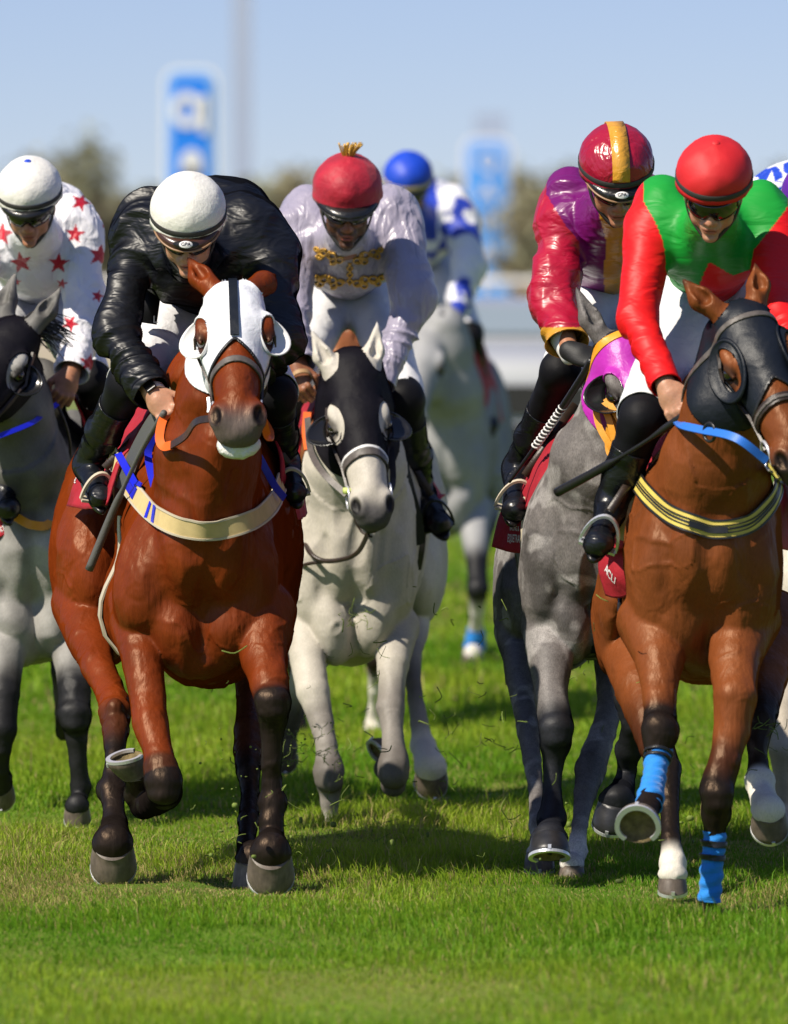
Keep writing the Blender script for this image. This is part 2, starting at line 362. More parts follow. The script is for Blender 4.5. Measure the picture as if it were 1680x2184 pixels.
M['blue_web'] = mat('bright blue webbing', (.02, .16, .62), rough=.5, bumps=[(300, .0006)])
M['bandage_blue'] = mat('blue bandage', (.005, .22, .68), rough=.75, sheen=.2, bumps=[(40, .003, (1, 1, 3)), (400, .0006)])
M['hood_white'] = mat('white hood', (.80, .81, .85), rough=.7, bumps=[(16, .006, (1, 1, 1), 1.0), (300, .0005)], var=[(20, .03)])
M['hood_black'] = mat('black hood', (.007, .006, .009), graze=True, rough=.6, spec=.16, bumps=[(16, .006), (500, .0006)])
M['hood_slate'] = mat('slate hood', (.009, .012, .018), graze=True, rough=.42, spec=.3, bumps=[(14, .006), (500, .0006)])
M['hood_purple'] = mat('magenta hood', (.46, .025, .40), rough=.4, bumps=[(20, .006), (400, .0004)])
M['cup_white'] = mat('white eye cup', (.78, .77, .76), rough=.4, bumps=[(40, .001)])
M['cup_black'] = mat('black eye cup', (.012, .012, .013), rough=.2, spec=.6)
M['grey_pad'] = mat('grey foam', (.12, .125, .125), rough=.85, bumps=[(300, .0006)])
M['whip_grey'] = mat('whip grey', (.10, .098, .09), rough=.6, bumps=[(200, .001)])
M['foam'] = mat('white slaver', (.75, .74, .70), rough=.4, bumps=[(120, .004)])
M['mane'] = mat('mane hair', (.03, .028, .026), rough=.5)
M['lime'] = mat('lime bit guard', (.62, .75, .20), rough=.5)
M['watch_glass'] = mat('watch glass', (.02, .018, .018), rough=.1)
M['white_plastic'] = mat('white band', (.78, .77, .75), rough=.5)
M['glove'] = mat('black glove', (.013, .013, .014), rough=.6, bumps=[(250, .0008)])
M['tan'] = mat('tan leather', (.40, .24, .11), rough=.55)
M['brown_visor'] = mat('brown visor leather', (.055, .022, .014), rough=.3, coat=.2, bumps=[(200, .0003)])
M['black_visor'] = mat('black visor leather', (.012, .012, .012), rough=.3, coat=.2, bumps=[(60, .002)])
M['visor_trim'] = mat('visor trim', (.30, .17, .09), rough=.4)
BAY = dict(coat=(.158, .027, .0048), k=(.012, .009, .008), w=(.62, .58, .50), muz=(.125, .098, .088), mat='coat_bay')

# ------------------------------------------------------------------ lettering
def text_mesh(s):
    cu = bpy.data.curves.new('t', 'FONT'); cu.body = s; cu.size = 1.0; cu.align_x = 'CENTER'; cu.align_y = 'CENTER'; cu.resolution_u = 3; cu.offset = .012
    o = bpy.data.objects.new('t', cu); COL.objects.link(o); dg = bpy.context.evaluated_depsgraph_get(); me = o.evaluated_get(dg).to_mesh()
    V = np.array([v.co[:] for v in me.vertices]); T = []
    for p in me.polygons: v = list(p.vertices); T += [(v[0], v[i], v[i + 1]) for i in range(1, len(v) - 1)]
    o.evaluated_get(dg).to_mesh_clear(); bpy.data.objects.remove(o); bpy.data.curves.remove(cu); return V, np.array(T)
def letters(name, s, c, right, up, size, material, parent, surf=None, sx=1.0):
    """lettering centred at c in the plane (right, up); surf: function moving points onto a cloth"""
    V, T = text_mesh(s); right, up = nrm(right), nrm(up)
    P = np.asarray(c) + V[:, :1] * size * sx * right + V[:, 1:2] * size * up
    if surf is not None: P = surf(P)
    return obj(name, P, T, material, parent, smooth=False)

# ------------------------------------------------------------------ horse
class Horse:
    def __init__(s, Y0, pal, label, group='galloping racehorses'):
        s.Y0, s.pal, s.S, s.legs, s.label, s.group = Y0, pal, SDF(), [], label, group
        s.hoofs = []; s.relief = 1.0
    tf = None
    def p(s, q): q = q if s.tf is None else (s.tf[2] + (q[0] - s.tf[0]) * s.tf[1], HY + (q[1] - HY) * s.tf[1] + (s.tf[3] if len(s.tf) > 3 else 0), q[2]); return W(q[0], q[1], s.Y0 + q[2])
    def u(s, px, dy=0): return px * (s.Y0 + dy) / F_PX * (s.tf[1] if s.tf else 1)
    def C(s, a, b, ra, rb, k=.05, sq=None, sub=False): s.S.cone(s.p(a), s.p(b), s.u(ra), s.u(rb), k, sub, sq)
    def E(s, c, r, k=.06, yaw=0, roll=0, pitch=0, sub=False): s.S.ell(s.p(c), (s.u(r[0]), r[1], s.u(r[2])), Rz(radians(yaw)) @ Ry(radians(roll)) @ Rx(radians(pitch)), k, sub)
    def chain(s, pts, k=.035): # (px, py, dy, r px)
        for a, b in zip(pts[:-1], pts[1:]): s.C(a, b, a[3], b[3], k)
    def leg(s, pts, hoof=None, k=.009):
        """pts: (px, py, dy, r px, colour key)"""
        for a, b in zip(pts[:-1], pts[1:]): s.C(a, b, a[3], b[3], k)
        ch = [(s.p(q), s.u(q[3]), q[4]) for q in pts]
        if hoof:
            s.hoofs.append(hoof); c, w = hoof[0], hoof[1]; R = s.hoofR(*hoof[2:5]); hw = s.u(w) / 2
            q = s.p(c) + R @ np.array((0, .44 * hw, 1.10 * hw)); s.S.cone(ch[-1][0], q, ch[-1][1] * .93, hw * .80, .012); s.S.ell(q, (hw * .86, hw * .80, hw * .20), R, .012)
            ch.append((q, hw * .86, ch[-1][2])); ch.append((q - R @ np.array((0, 0, hw * .3)), hw * .86, ch[-1][2]))
        s.legs.append(ch)
    def knee(s, q, r, k=.014, yaw=0):
        o = s.p(q); u = s.u(r); R = Rz(radians(yaw))
        for x, y, z, rx, ry, rz in ((0, -.12, .22, 1.0, .85, .85), (0, -.18, -.45, .86, .75, .6), (0, .75, .1, .5, .5, .9)): s.S.ell(o + R @ np.array((x * u, y * u, z * u)), np.array((rx, ry, rz)) * u, R, k)
    def fet(s, q, r, k=.012):
        o = s.p(q); u = s.u(r)
        for x, y, z, rx, ry, rz in ((-.62, .1, 0, .45, .6, .7), (.62, .1, 0, .45, .6, .7), (-.3, .9, -.3, .42, .5, .6), (.3, .9, -.3, .42, .5, .6)): s.S.ell(o + np.array((x * u, y * u, z * u)), np.array((rx, ry, rz)) * u, None, k)
    def groove(s, a, b, r, k=.02): s.S.cone(s.p(a), s.p(b), s.u(r), s.u(r) * .5, k, True)
    @staticmethod
    def hoofR(yaw=0, pitch=0, roll=0):
        if isinstance(yaw, tuple): f, u = nrm(yaw), np.array(pitch, float); u = nrm(u - f * (f @ u)); return np.stack([np.cross(-f, u), -f, u], 1)
        return Ry(radians(roll)) @ Rz(radians(yaw)) @ Rx(radians(pitch))
    def wrap(s, name, pts, grow, material, k=.01):
        D = SDF()
        for a, b in zip(pts[:-1], pts[1:]): D.cone(s.p(a), s.p(b), s.u(a[3] + grow), s.u(b[3] + grow), k)
        V, Q = D.mesh(.005); T = tris(Q); d0 = nrm(s.p(pts[1]) - s.p(pts[0])); d1 = nrm(s.p(pts[-1]) - s.p(pts[-2])); f = np.maximum(np.where(np.linalg.norm(V - s.p(pts[0]), axis=1) < .09, -(V - s.p(pts[0])) @ d0, -1), np.where(np.linalg.norm(V - s.p(pts[-1]), axis=1) < .09, (V - s.p(pts[-1])) @ d1, -1))
        V, T, _ = clip(V, T, f); N = vnormals(V, T); t = (V - s.p(pts[0])) @ nrm(s.p(pts[-1]) - s.p(pts[0])); V = V + N * (.0022 * np.sin((t + V[:, 0] * .35) * 170) + .0015 * vnoise(V * 40, 3))[:, None]
        return obj(name, V, T, M[material], s.root, thick=.004)
    def head(s, poll, sc=1.0, yaw=0, pitch=40, roll=0, ears=None, wid=1.0):
        """pitch 0: nose straight down, 90: nose towards the camera; yaw > 0 turns the nose to the right of the picture"""
        p = radians(pitch); R0 = np.array([(1, 0, 0), (0, -cos(p), sin(p)), (0, -sin(p), -cos(p))]).T
        R = Ry(radians(roll)) @ Rz(radians(yaw)) @ R0; o = s.p(poll); s.ho, s.hR, s.hs = o, R, sc; S = s.S
        L = s.hl = lambda x, y, z: o + R @ (np.array((x, y, z)) * sc)
        wz_ = lambda z: 1 + (wid - 1) * float(np.clip((z - .02) / .18, 0, 1))
        def e(c, r, k=.03, sub=False, Rl=None):
            wx = np.array((wz_(c[2]), 1, 1)); S.ell(L(*(np.array(c) * wx)), np.array(r) * wx * sc, R if Rl is None else R @ Rl, k * sc, sub)
        def c(a, b, ra, rb, k=.03, sub=False, sq=None): S.cone(L(a[0] * wz_(a[2]), a[1], a[2]), L(b[0] * wz_(b[2]), b[1], b[2]), ra * sc * (1 + wz_(a[2])) / 2, rb * sc * (1 + wz_(b[2])) / 2, k * sc, sub, None if sq is None else (R @ np.array(sq[0]), sq[1]))
        e((0, -.070, .075), (.082, .078, .095)); e((0, -.045, .16), (.082, .055, .11)); c((0, -.065, .18), (0, -.060, .46), .078, .060)
        c((0, -.022, .22), (0, -.028, .45), .036, .031, .025)
        for q in (-1, 1):
            e((q * .056, -.14, .19), (.030, .085, .105)); c((q * .086, -.075, .19), (q * .056, -.065, .33), .015, .010, .015)
            e((q * .082, -.034, .165), (.024, .022, .045), .016); 
            e((q * .046, -.040, .510), (.029, .033, .048), .018); e((q * .058, -.020, .528), (.018, .020, .030), .010, True)
            e((q * .104, -.058, .197), (.020, .022, .026), .012, True)
            c((q * .100, -.040, .19), (q * .090, -.036, .225), .008, .006, .010); c((q * .100, -.078, .185), (q * .088, -.074, .225), .006, .005, .008)
        c((0, -.15, .25), (0, -.115, .49), .048, .032); e((0, -.068, .50), (.067, .054, .07)); e((0, -.078, .55), (.056, .044, .038), .02)
        e((0, -.122, .53), (.034, .028, .040), .015); e((0, -.104, .565), (.06, .004, .05), .008, True)
        s.eartips = ears or (((-.075, -.03, -.18), 1), ((.075, -.03, -.18), 1)); s.earb = []
        for q, (tip, op) in zip((-1, 1), s.eartips):
            b = np.array((q * .052, -.045, .01)); tp = np.array(tip, float); m = b + (tp - b) * .45 + np.array((q * .008, 0, 0))
            c(b, m, .030, .033, .02); c(m, tp, .033, .004, .012); s.earb.append((b, m, tp))
            w = np.array((q * .35, op, 0)); w = w / np.linalg.norm(w) * .032
            c(b + (tp - b) * .32 + w, b + (tp - b) * .85 + w * .5, .019, .005, .006, True)
        return L
    def toh(s, V): return (V - s.ho) @ s.hR / s.hs
    def build(s, h=.007, tail=None, colfn=None, base=None):
        P = s.pal; bx, by = base or (0, 0)
        V, Q = s.S.mesh(h); V = relax(V, Q, 3); T = tris(Q); N = vnormals(V, T)
        s.root = empty('horse', (bx, by, 0), s.label, 'horse', s.group)
        best = np.full(len(V), 9.0); col = np.tile(np.array(P['coat']), (len(V), 1)); key = {'c': P['coat'], 'k': P['k'], 'w': P['w'], 'm': P.get('mid', P['coat'])}
        for pts in s.legs:
            for a, b in zip(pts[:-1], pts[1:]):
                A, B = a[0], b[0]; ba = B - A; t = np.clip((V - A) @ ba / (ba @ ba + 1e-9), 0, 1); d = np.linalg.norm(V - A - ba * t[:, None], axis=1) / (a[1] + (b[1] - a[1]) * t)
                m = (d < best) & (d < 2.3); best = np.where(m, d, best); tt = sstep(.1, .9, t)[:, None]
                cc = np.array(key[a[2]]) * (1 - tt) + np.array(key[b[2]]) * tt; w = sstep(2.3, 1.75, d)[:, None]
                col = np.where(m[:, None], cc * w + np.array(P['coat']) * (1 - w), col)
        H = s.toh(V); inh = (np.abs(H[:, 0]) < .22) & (H[:, 1] > -.33) & (H[:, 1] < .1) & (H[:, 2] > -.3) & (H[:, 2] < .65); s.inh = inh; s.H = H
        wz = sstep(.47, .55, H[:, 2] - .10 * (H[:, 1] + .06)) * inh; col = col * (1 - wz[:, None]) + np.array(P['muz']) * wz[:, None]
        for q in (-1, 1):
            dn = np.linalg.norm((H - (q * .060, -.022, .530)) / (.021, .026, .034), axis=1); w = sstep(1.2, .7, dn)[:, None]; col = col * (1 - w) + np.array((.006, .005, .005)) * w
            de = np.linalg.norm((H - (q * .095, -.057, .20)) / (.03, .036, .045), axis=1); w = (sstep(1.25, .8, de) * .8)[:, None]; col = col * (1 - w) + np.array((.02, .014, .012)) * w
        for b, m_, tp in s.earb:
            t = np.clip((H - b) @ (tp - b) / ((tp - b) @ (tp - b)), 0, 1); d = np.linalg.norm(H - b - t[:, None] * (tp - b), axis=1); w = (sstep(.75, 1.0, t) * (d < .05) * .75)[:, None]; col = col * (1 - w) + np.array(P.get('eartip', P['k'])) * w
        rel = (1 - .75 * inh) * (1 - .5 * sstep(1.7, 1.1, best))
        r1 = 1 - np.abs(vnoise(V * np.array((7, 5, 4.5)) + .8 * np.stack([vnoise(V * 3, 71), vnoise(V * 3, 72), vnoise(V * 3, 73)], 1), 21)) * 2; r2 = 1 - np.abs(vnoise(V * np.array((17, 12, 9)), 22)) * 2; r3 = np.clip(1 - np.abs(vnoise(V * np.array((8, 8, 5)) + .5 * np.stack([vnoise(V * 12, 74), vnoise(V * 12, 75), vnoise(V * 12, 76)], 1), 23)) * 13, 0, 1) * sstep(-.2, .4, vnoise(V * 4, 24))
        V = V + N * (rel * s.relief * (.0070 * vnoise(V * 5, 20) + .0068 * np.maximum(r1, -.35) + .0030 * np.maximum(r2, -.4) + .0050 * r3))[:, None]; N = vnormals(V, T)
        n1 = fbm(V * 5, 3) + .6 * fbm(V * 1.8, 8); col = col * (1 + .13 * n1[:, None])
        if colfn is not None: col = colfn(s, V, N, col)
        s.V, s.T, s.N, s.col = V, T, N, np.clip(col, 0, 1)
        s.body = obj('body', V, Q, M[P['mat']], s.root, col=s.col)
        for q in (-1, 1):
            c = s.hl(q * .087, -.056, .198); VV, FF = sphere(c, .0225 * s.hs, 12); obj('eye', VV, FF, M['eye'], s.root)
        for hf in s.hoofs: s.make_hoof(*hf)
        return s
    def make_hoof(s, c, w, yaw=0, pitch=0, roll=0, material='hoof', hh=1.0, shoe=True, sole=True):
        """c: px, py, dy of the middle of the sole; w: sole width px; pitch > 0 toe down, < 0 sole towards the camera"""
        R = s.hoofR(yaw, pitch, roll); o = s.p(c); hw = s.u(w) / 2; n = 36; an = np.linspace(0, 2 * pi, n, endpoint=False)
        def ring(k, z, yo):
            x = np.sin(an) * hw * k; y = -np.cos(an) * hw * 1.12 * k; y = np.where(y > 0, y * .72, y); return np.stack([x, y + yo, np.full(n, z)], 1)
        Hh = hw * 1.18 * hh; prof = [(.97, 0, 0), (1.0, .07, .0), (.99, .25, .06), (.95, .48, .16), (.89, .74, .29), (.83, .92, .39), (.85, .97, .43), (.70, 1.04, .46)]
        rings = [ring(k, z * Hh, yo * hw) for k, z, yo in prof]
        V, Fq = loft(rings, capa=False); V[:, :] += (.0012 * np.sin(V[:, 2] * 420))[:, None] * np.array((.4, -.6, 0))
        ho = obj('hoof', o + V @ R.T, Fq, M[material], s.root, sharp=50)
        rr = [ring(.98, .001, 0), ring(.86, .004, 0), ring(.80, .012, 0), ring(.3, .016, 0)]
        V, Fq = loft(rr, capa=False); V[:, 2] += .003 * vnoise(V * 70, 4)
        if sole: obj('sole', o + V @ R.T, Fq, M['sole'], ho)
        if shoe:
            keep = np.arange(-14, 15) * 2 * pi / n; A = []
            for k in (1.015, .80): A.append(np.stack([np.sin(keep) * hw * k, np.where(-np.cos(keep) > 0, -np.cos(keep) * .72, -np.cos(keep)) * hw * 1.12 * k], 1))
            m = len(keep); V = np.concatenate([np.c_[A[0], np.full(m, .002)], np.c_[A[1], np.full(m, .002)], np.c_[A[1], np.full(m, -.007)], np.c_[A[0], np.full(m, -.007)]])
            i = np.arange(m - 1); Fq = [np.stack([i + a * m, i + 1 + a * m, i + 1 + b * m, i + b * m], 1) for a, b in ((0, 1), (1, 2), (2, 3), (3, 0))]
            Vc, Fc = boxm((0, -hw * 1.13, .008), (.005, .002, .006)); V, Fq = join([(V, Fq), (Vc, Fc)])
            obj('shoe', o + V @ R.T, Fq, M['steel'], ho, smooth=False)
    # ---- tack
    def tail(s, c, colr='mane', drop=430, back=.30, n=46):
        rg = random.Random(int(c[0])); P = []
        for k in range(n):
            a, b = rg.gauss(0, 1), rg.gauss(0, 1); P.append(tube(catmull([s.p((c[0] + a * 10, c[1], c[2] - .05)), s.p((c[0] + a * 22, c[1] + 30, c[2] + back * .7)), s.p((c[0] + a * 34, c[1] + drop * .5, c[2] + back + b * .03)), s.p((c[0] + a * 26 + b * 10, c[1] + drop * (.8 + .2 * rg.random()), c[2] + back * .8 + b * .05))], 4), np.linspace(.012, .002, 13), 5))
        return obj('tail', *join(P), M[colr], s.root)
    def shell(s, name, f, material, off=.006, thick=.006, parent=None, near=None, wr=0, disp=None):
        V, T, A = clip(s.V, s.T, f, {'N': s.N})
        if near is not None: V, T = keep_near(V, T, near); A = {'N': vnormals(V, T)}
        d = off + (wr * fbm(V * 9, 7) if wr else 0) + (disp(V) if disp is not None else 0)
        V = V + A['N'] * np.reshape(d, (-1, 1)) if np.ndim(d) else V + A['N'] * d
        return obj(name, V, T, M[material], parent or s.root, thick=thick, toff=-1)
    def earmask(s, tight=.042):
        e = np.full(len(s.V), -1.0)
        for b, m, tp in s.earb:
            bb = b + (tp - b) * .12; t = np.clip((s.H - bb) @ (tp - bb) / ((tp - bb) @ (tp - bb)), 0, 1); d = np.linalg.norm(s.H - bb - t[:, None] * (tp - bb), axis=1); e = np.maximum(e, tight - d)
        return e
    def eyefield(s, q, a=.034, b=.054, tilt=12, c=(.094, -.04, .195)):
        """< 0 inside the hole round eye q"""
        n = nrm((q * .85, .55, 0)); t1 = np.array((0, 0, 1.0)); t2 = np.cross(n, t1); tl = radians(tilt) * q; u1, u2 = t1 * cos(tl) + t2 * sin(tl), t2 * cos(tl) - t1 * sin(tl)
        d = s.H - np.array((q * c[0], c[1], c[2])); r = np.sqrt(((d @ u2) / a) ** 2 + ((d @ u1) / b) ** 2); r = np.where((np.abs(d @ n) < .08), r, 9); s.eyeax = (n, u1, u2); return (r - 1) * min(a, b)
    def hood_edge(s, zend, material='rubber_black', w=.005, h1=-.10):
        H = s.H; f = np.maximum(np.abs(H[:, 2] - zend(H)) - w, np.where(s.inh, -1, 1)); f = np.maximum(f, h1 - H[:, 1]); return s.shell('hood_edging', f, material, .009, .006, parent=s.hoodo)
    def hood(s, material, zend, z0=-.10, a=.034, b=.054, off=.006, tilt=12, extra=None, h1=-.235, h1s=0):
        H = s.H; f = np.maximum(H[:, 2] - zend(H), z0 - H[:, 2]); f = np.maximum(f, np.where(s.inh, -1, 1)); f = np.maximum(f, s.earmask()); f = np.maximum(f, (h1 + h1s * H[:, 2]) - H[:, 1])
        for q in (-1, 1): f = np.maximum(f, -s.eyefield(q, a, b, tilt))
        if extra is not None: f = np.maximum(f, extra(H))
        s.hoodo = s.shell('hood', f, material, off, .005, near=s.hl(0, 0, .12)); return s.hoodo
    def cup(s, q, material, a=.036, b=.056, h=.05, lo=.25, tilt=12, back=90, c=(.094, -.04, .195), flare=.12, rim=.004):
        n = nrm((q * .85, .55, 0)); s.eyefield(q, tilt=tilt); n, u1, u2 = s.eyeax; N = 40; th = np.linspace(0, 2 * pi, N, endpoint=False)
        cc = np.array((q * c[0], c[1], c[2])); bd = radians(back); out = nrm(np.array((q * 1.0, -.15, 0)))
        bdir = nrm(-u1 * cos(bd) + out * 0 + (u2 * (1 if u2 @ np.array((q, -1, 0)) > 0 else -1)) * sin(bd))
        rings = []
        for v in np.linspace(0, 1, 7):
            pts = []
            for t in th:
                r = u2 * a * cos(t) + u1 * b * sin(t); w = lo + (1 - lo) * max(0, nrm(r) @ bdir) ** .8
                hh = h * w * v; pts.append(cc - n * .012 + r * (1 + flare * v - .10 * v * v) + nrm(n * .75 + out * .5) * hh + nrm(r) * (.018 * sin(pi * v * .5)) * w)
            rings.append(np.array(pts))
        V, Fq = loft(rings, False, False); V = s.ho + (V * s.hs) @ s.hR.T
        return obj('eye_cup', V, Fq, M[material], s.hoodo if hasattr(s, 'hoodo') else s.root, thick=rim, toff=0)
    def band(s, name, c, n, hw, material, off=.008, thick=.005, within=None, parent=None):
        """strap: slab of the head surface; c, n in head coordinates"""
        n = nrm(n); f = np.abs((s.H - np.array(c)) @ n) - hw; f = np.maximum(f, np.where(s.inh, -1, 1)); f = np.maximum(f, s.earmask(.036))
        if within is not None: f = np.maximum(f, within(s.H))
        return s.shell(name, f, material, off, thick, parent=parent)
    def strap(s, name, pts, w, material, off=.008, th=.003, parent=None, n=6, lim=.0):
        """flat strap laid on the coat through points given in world space"""
        P = catmull(pts, n); P = s.S.project(P, off); nn = s.S.grad(P); V, Fq = tube(P, 0, flat=(nn, w / 2, th)); return obj(name, V, Fq, M[material], parent or s.root, sharp=40)
    def ray(s, px, py):
        from mathutils.bvhtree import BVHTree
        if not hasattr(s, 'bvh'): s.bvh = BVHTree.FromPolygons([tuple(v) for v in s.V], [tuple(int(k) for k in t) for t in s.T])
        d = nrm(W(px, py, 20.) - np.array((0, 0, CAMH))); l, n, k, dd = s.bvh.ray_cast(Vector((0, 0, CAMH)), Vector(d)); return (np.array(l), np.array(n)) if l is not None else (None, None)
    def girdle(s, name, pts, w, material, off=.012, th=.003, edge=None, smooth=6):
        """band laid round the coat along points (px, py) seen from the front, or (px, py, dy) beyond the outline"""
        C2 = catmull(np.array([q[:2] for q in pts], float), 10); P = []; 
        ys = np.interp(np.linspace(0, len(pts) - 1, len(C2)), [i for i, q in enumerate(pts) if len(q) > 2] or [0], [s.Y0 + q[2] for q in pts if len(q) > 2] or [s.Y0])
        for (x, y), yy in zip(C2, ys): l, n = s.ray(x, y); P.append(l if l is not None and abs(l[1] - s.Y0) < .75 else W(x, y, yy))
        P = np.array(P)
        for _ in range(smooth): P[1:-1] = .25 * P[:-2] + .5 * P[1:-1] + .25 * P[2:]
        nn = s.S.grad(P)
        for _ in range(smooth): nn[1:-1] = .25 * nn[:-2] + .5 * nn[1:-1] + .25 * nn[2:]
        P = P + nn * off; V, Fq = tube(P, 0, flat=(nn, w / 2, th)); o = obj(name, V, Fq, M[material], s.root, sharp=40)
        if edge:
            t = np.gradient(P, axis=0); u = np.cross(t, nn); u /= np.linalg.norm(u, axis=1, keepdims=True)
            for q in edge[1]: V, Fq = tube(P + u * q * w * .5 + nn * th, 0, flat=(nn, edge[2], .0025)); obj('edging', V, Fq, M[edge[0]], o, sharp=40)
        return o
    def drape(s, name, rows, material, n=10, wave=.006, thick=.006, parent=None):
        """hanging cloth through a grid of points (px, py, dy)"""
        G = np.array([catmull([s.p(q) for q in r], n) for r in rows]); G = np.stack([catmull(G[:, k], n) for k in range(G.shape[1])], 1); a, b = G.shape[:2]; V = G.reshape(-1, 3)
        i = np.arange(a - 1)[:, None]; j = np.arange(b - 1)[None]; Fq = np.stack([i * b + j, i * b + j + 1, (i + 1) * b + j + 1, (i + 1) * b + j], -1).reshape(-1, 4)
        N = vnormals(V, Fq); V = V + N * (wave * vnoise(V * 13, 77))[:, None]; s.cloth = (V, tris(Fq), N); return obj(name, V, Fq, M[material], parent or s.root, thick=thick, toff=0)
    def clothsurf(s, off=.006):
        from mathutils.bvhtree import BVHTree
        V, T, N = s.cloth; b = BVHTree.FromPolygons([tuple(v) for v in V], [tuple(int(k) for k in t) for t in T])
        def fn(P):
            out = []
            for p in P:
                l, n, k, d = b.find_nearest(Vector(p)); n = n if n.y < 0 else -n; out.append(np.array(l) + np.array(n) * off)
            return np.array(out)
        return fn
    def ring(s, c, r, tr, R, material='steel', parent=None, name='bit_ring'):
        a = np.linspace(0, 2 * pi, 24, endpoint=False); P = s.hl(*c) + (np.stack([np.cos(a) * r, np.sin(a) * r, a * 0], 1) @ np.asarray(R).T); V, Fq = tube(P, tr, 8, closed=True); return obj(name, V, Fq, M[material], parent or s.root)

# ------------------------------------------------------------------ rider
SKINS = {'pale': (.52, .27, .17), 'tan': (.42, .19, .105), 'brown': (.27, .105, .05), 'dark': (.10, .045, .025)}
class Rider:
    def __init__(s, Y0, label, skin='tan', sc=1.0, group='riders of the racehorses'):
        s.Y0, s.label, s.skin, s.sc, s.group = Y0, label, SKINS[skin], sc, group
        s.S, s.J, s.B, s.K, s.G = SDF(), SDF(), SDF(), [], SDF(); s.seg = []; s.feet = []; s.cuts = []; s.beard = 0; s.hasglove = False
    tf = None
    def p(s, q): q = q if s.tf is None else (s.tf[2] + (q[0] - s.tf[0]) * s.tf[1], HY + (q[1] - HY) * s.tf[1] + (s.tf[3] if len(s.tf) > 3 else 0), q[2]); return W(q[0], q[1], s.Y0 + q[2])
    def u(s, px, dy=0): return px * (s.Y0 + dy) / F_PX * (s.tf[1] if s.tf else 1)
    def pxy(s, V):
        x, y = CX + V[:, 0] * F_PX / V[:, 1], HY - (V[:, 2] - CAMH) * F_PX / V[:, 1]
        return (x, y) if s.tf is None else (s.tf[0] + (x - s.tf[2]) / s.tf[1], HY + (y - (s.tf[3] if len(s.tf) > 3 else 0) - HY) / s.tf[1])
    def e(s, D, c, r, k=.05, yaw=0, roll=0, pitch=0): D.ell(s.p(c), (s.u(r[0]), r[1], s.u(r[2])), Rz(radians(yaw)) @ Ry(radians(roll)) @ Rx(radians(pitch)), k)
    def c(s, D, a, b, ra, rb, k=.03): D.cone(s.p(a), s.p(b), s.u(ra), s.u(rb), k)
    def head(s, cen, pitch=35, yaw=0, roll=0, sc=1.0, neck=None):
        """cen: px, py, dy of the middle of the cap; pitch > 0 looks down; yaw > 0 looks to the right of the picture"""
        p = radians(pitch); R0 = np.array([(-1, 0, 0), (0, -cos(p), -sin(p)), (0, -sin(p), cos(p))]).T
        R = Ry(radians(roll)) @ Rz(radians(yaw)) @ R0; s.hR, s.hs = R, sc; s.ho = s.p(cen) - R @ np.array((0, -.005, .066)) * sc; S = s.S
        L = s.hl = lambda x, y, z: s.ho + R @ (np.array((x, y, z)) * sc)
        def e(c, r, k=.015, sub=False): S.ell(L(*c), np.array(r) * sc, R, k * sc, sub)
        def c(a, b, ra, rb, k=.012, sub=False): S.cone(L(*a), L(*b), ra * sc, rb * sc, k * sc, sub)
        e((0, -.012, .035), (.073, .09, .082), .02); c((0, .028, -.01), (0, .048, -.088), .058, .032, .03)
        for q in (-1, 1):
            e((q * .044, .018, -.058), (.022, .040, .036), .03); e((q * .040, .062, -.022), (.024, .022, .018), .02)
            e((q * .012, .100, -.040), (.008, .010, .008), .006); e((q * .034, .098, .006), (.020, .018, .011), .012, True)
            e((q * .033, .080, .004), (.014, .013, .011), .004); e((q * .010, .104, -.046), (.004, .006, .003), .003, True)
            e((q * .077, -.006, -.012), (.010, .022, .032), .01)
        e((0, .080, .024), (.052, .016, .012), .02); c((0, .090, .010), (0, .113, -.036), .008, .0125, .012)
        e((0, .084, -.066), (.030, .016, .022), .02); e((0, .0985, -.0655), (.022, .0085, .0062), .005); e((0, .0965, -.0775), (.019, .0085, .0065), .005)
        e((0, .104, -.0715), (.024, .006, .0016), .003, True); e((0, .080, -.104), (.022, .018, .016), .016); e((0, .094, -.090), (.016, .008, .005), .008, True)
        nb = neck if neck is not None else None
        c((0, -.02, -.05), (0, -.058, -.16), .050, .046, .02)
        s.neckb = L(0, -.055, -.16)
        return L
    def torso(s, chest, pelvis, rch, rpl, dep=.13, extra=()):
        """chest, pelvis: px, py, dy; rch: (half width px, half height px)"""
        s.e(s.J, chest, (rch[0], dep, rch[1]), .06); s.c(s.J, chest, pelvis, rpl * 1.05, rpl, .07)
        s.e(s.S, chest, (rch[0] * .72, dep * .55, rch[1] * .65), .04); s.c(s.S, chest, pelvis, rpl * .75, rpl * .75, .05)
        s.S.cone(s.neckb, s.p(chest), .048, .05, .03); s.J.cone(s.hl(0, -.032, -.112), s.p(chest), .071, .10, .04)
        for q in extra:
            if q[0] == 'e': s.e(s.J, *q[1:])
            else: s.c(s.J, *q[1:])
        s.seg.append((s.p(chest), s.p(pelvis), 8, .011)); s.chest, s.pelv = chest, pelvis
    def arm(s, sh, el, wr, r=(60, 52, 30), hand=None, cut=1.0, glove=False, amp=.008, wrist_r=19, cuffext=.04):
        """hand: dict(dir, back, curl, mirror, sc)"""
        a, b, c = s.p(sh), s.p(el), s.p(wr)
        s.J.cone(a, b, s.u(r[0]), s.u(r[1]), .045); d = nrm(c - b); s.J.cone(b, c + d * cuffext, s.u(r[1]), s.u(r[2]), .03)
        s.S.cone(a, b, .05 * s.sc, .042 * s.sc, .03); s.S.cone(b, c, .042 * s.sc, s.u(wrist_r), .02)
        s.seg += [(a, b, 9, amp * .9), (b, c, 16, amp * .85)]; s.cuts.append((c - d * (1 - cut) * .2, d))
        if hand: s.hand(c, glove=glove, **hand)
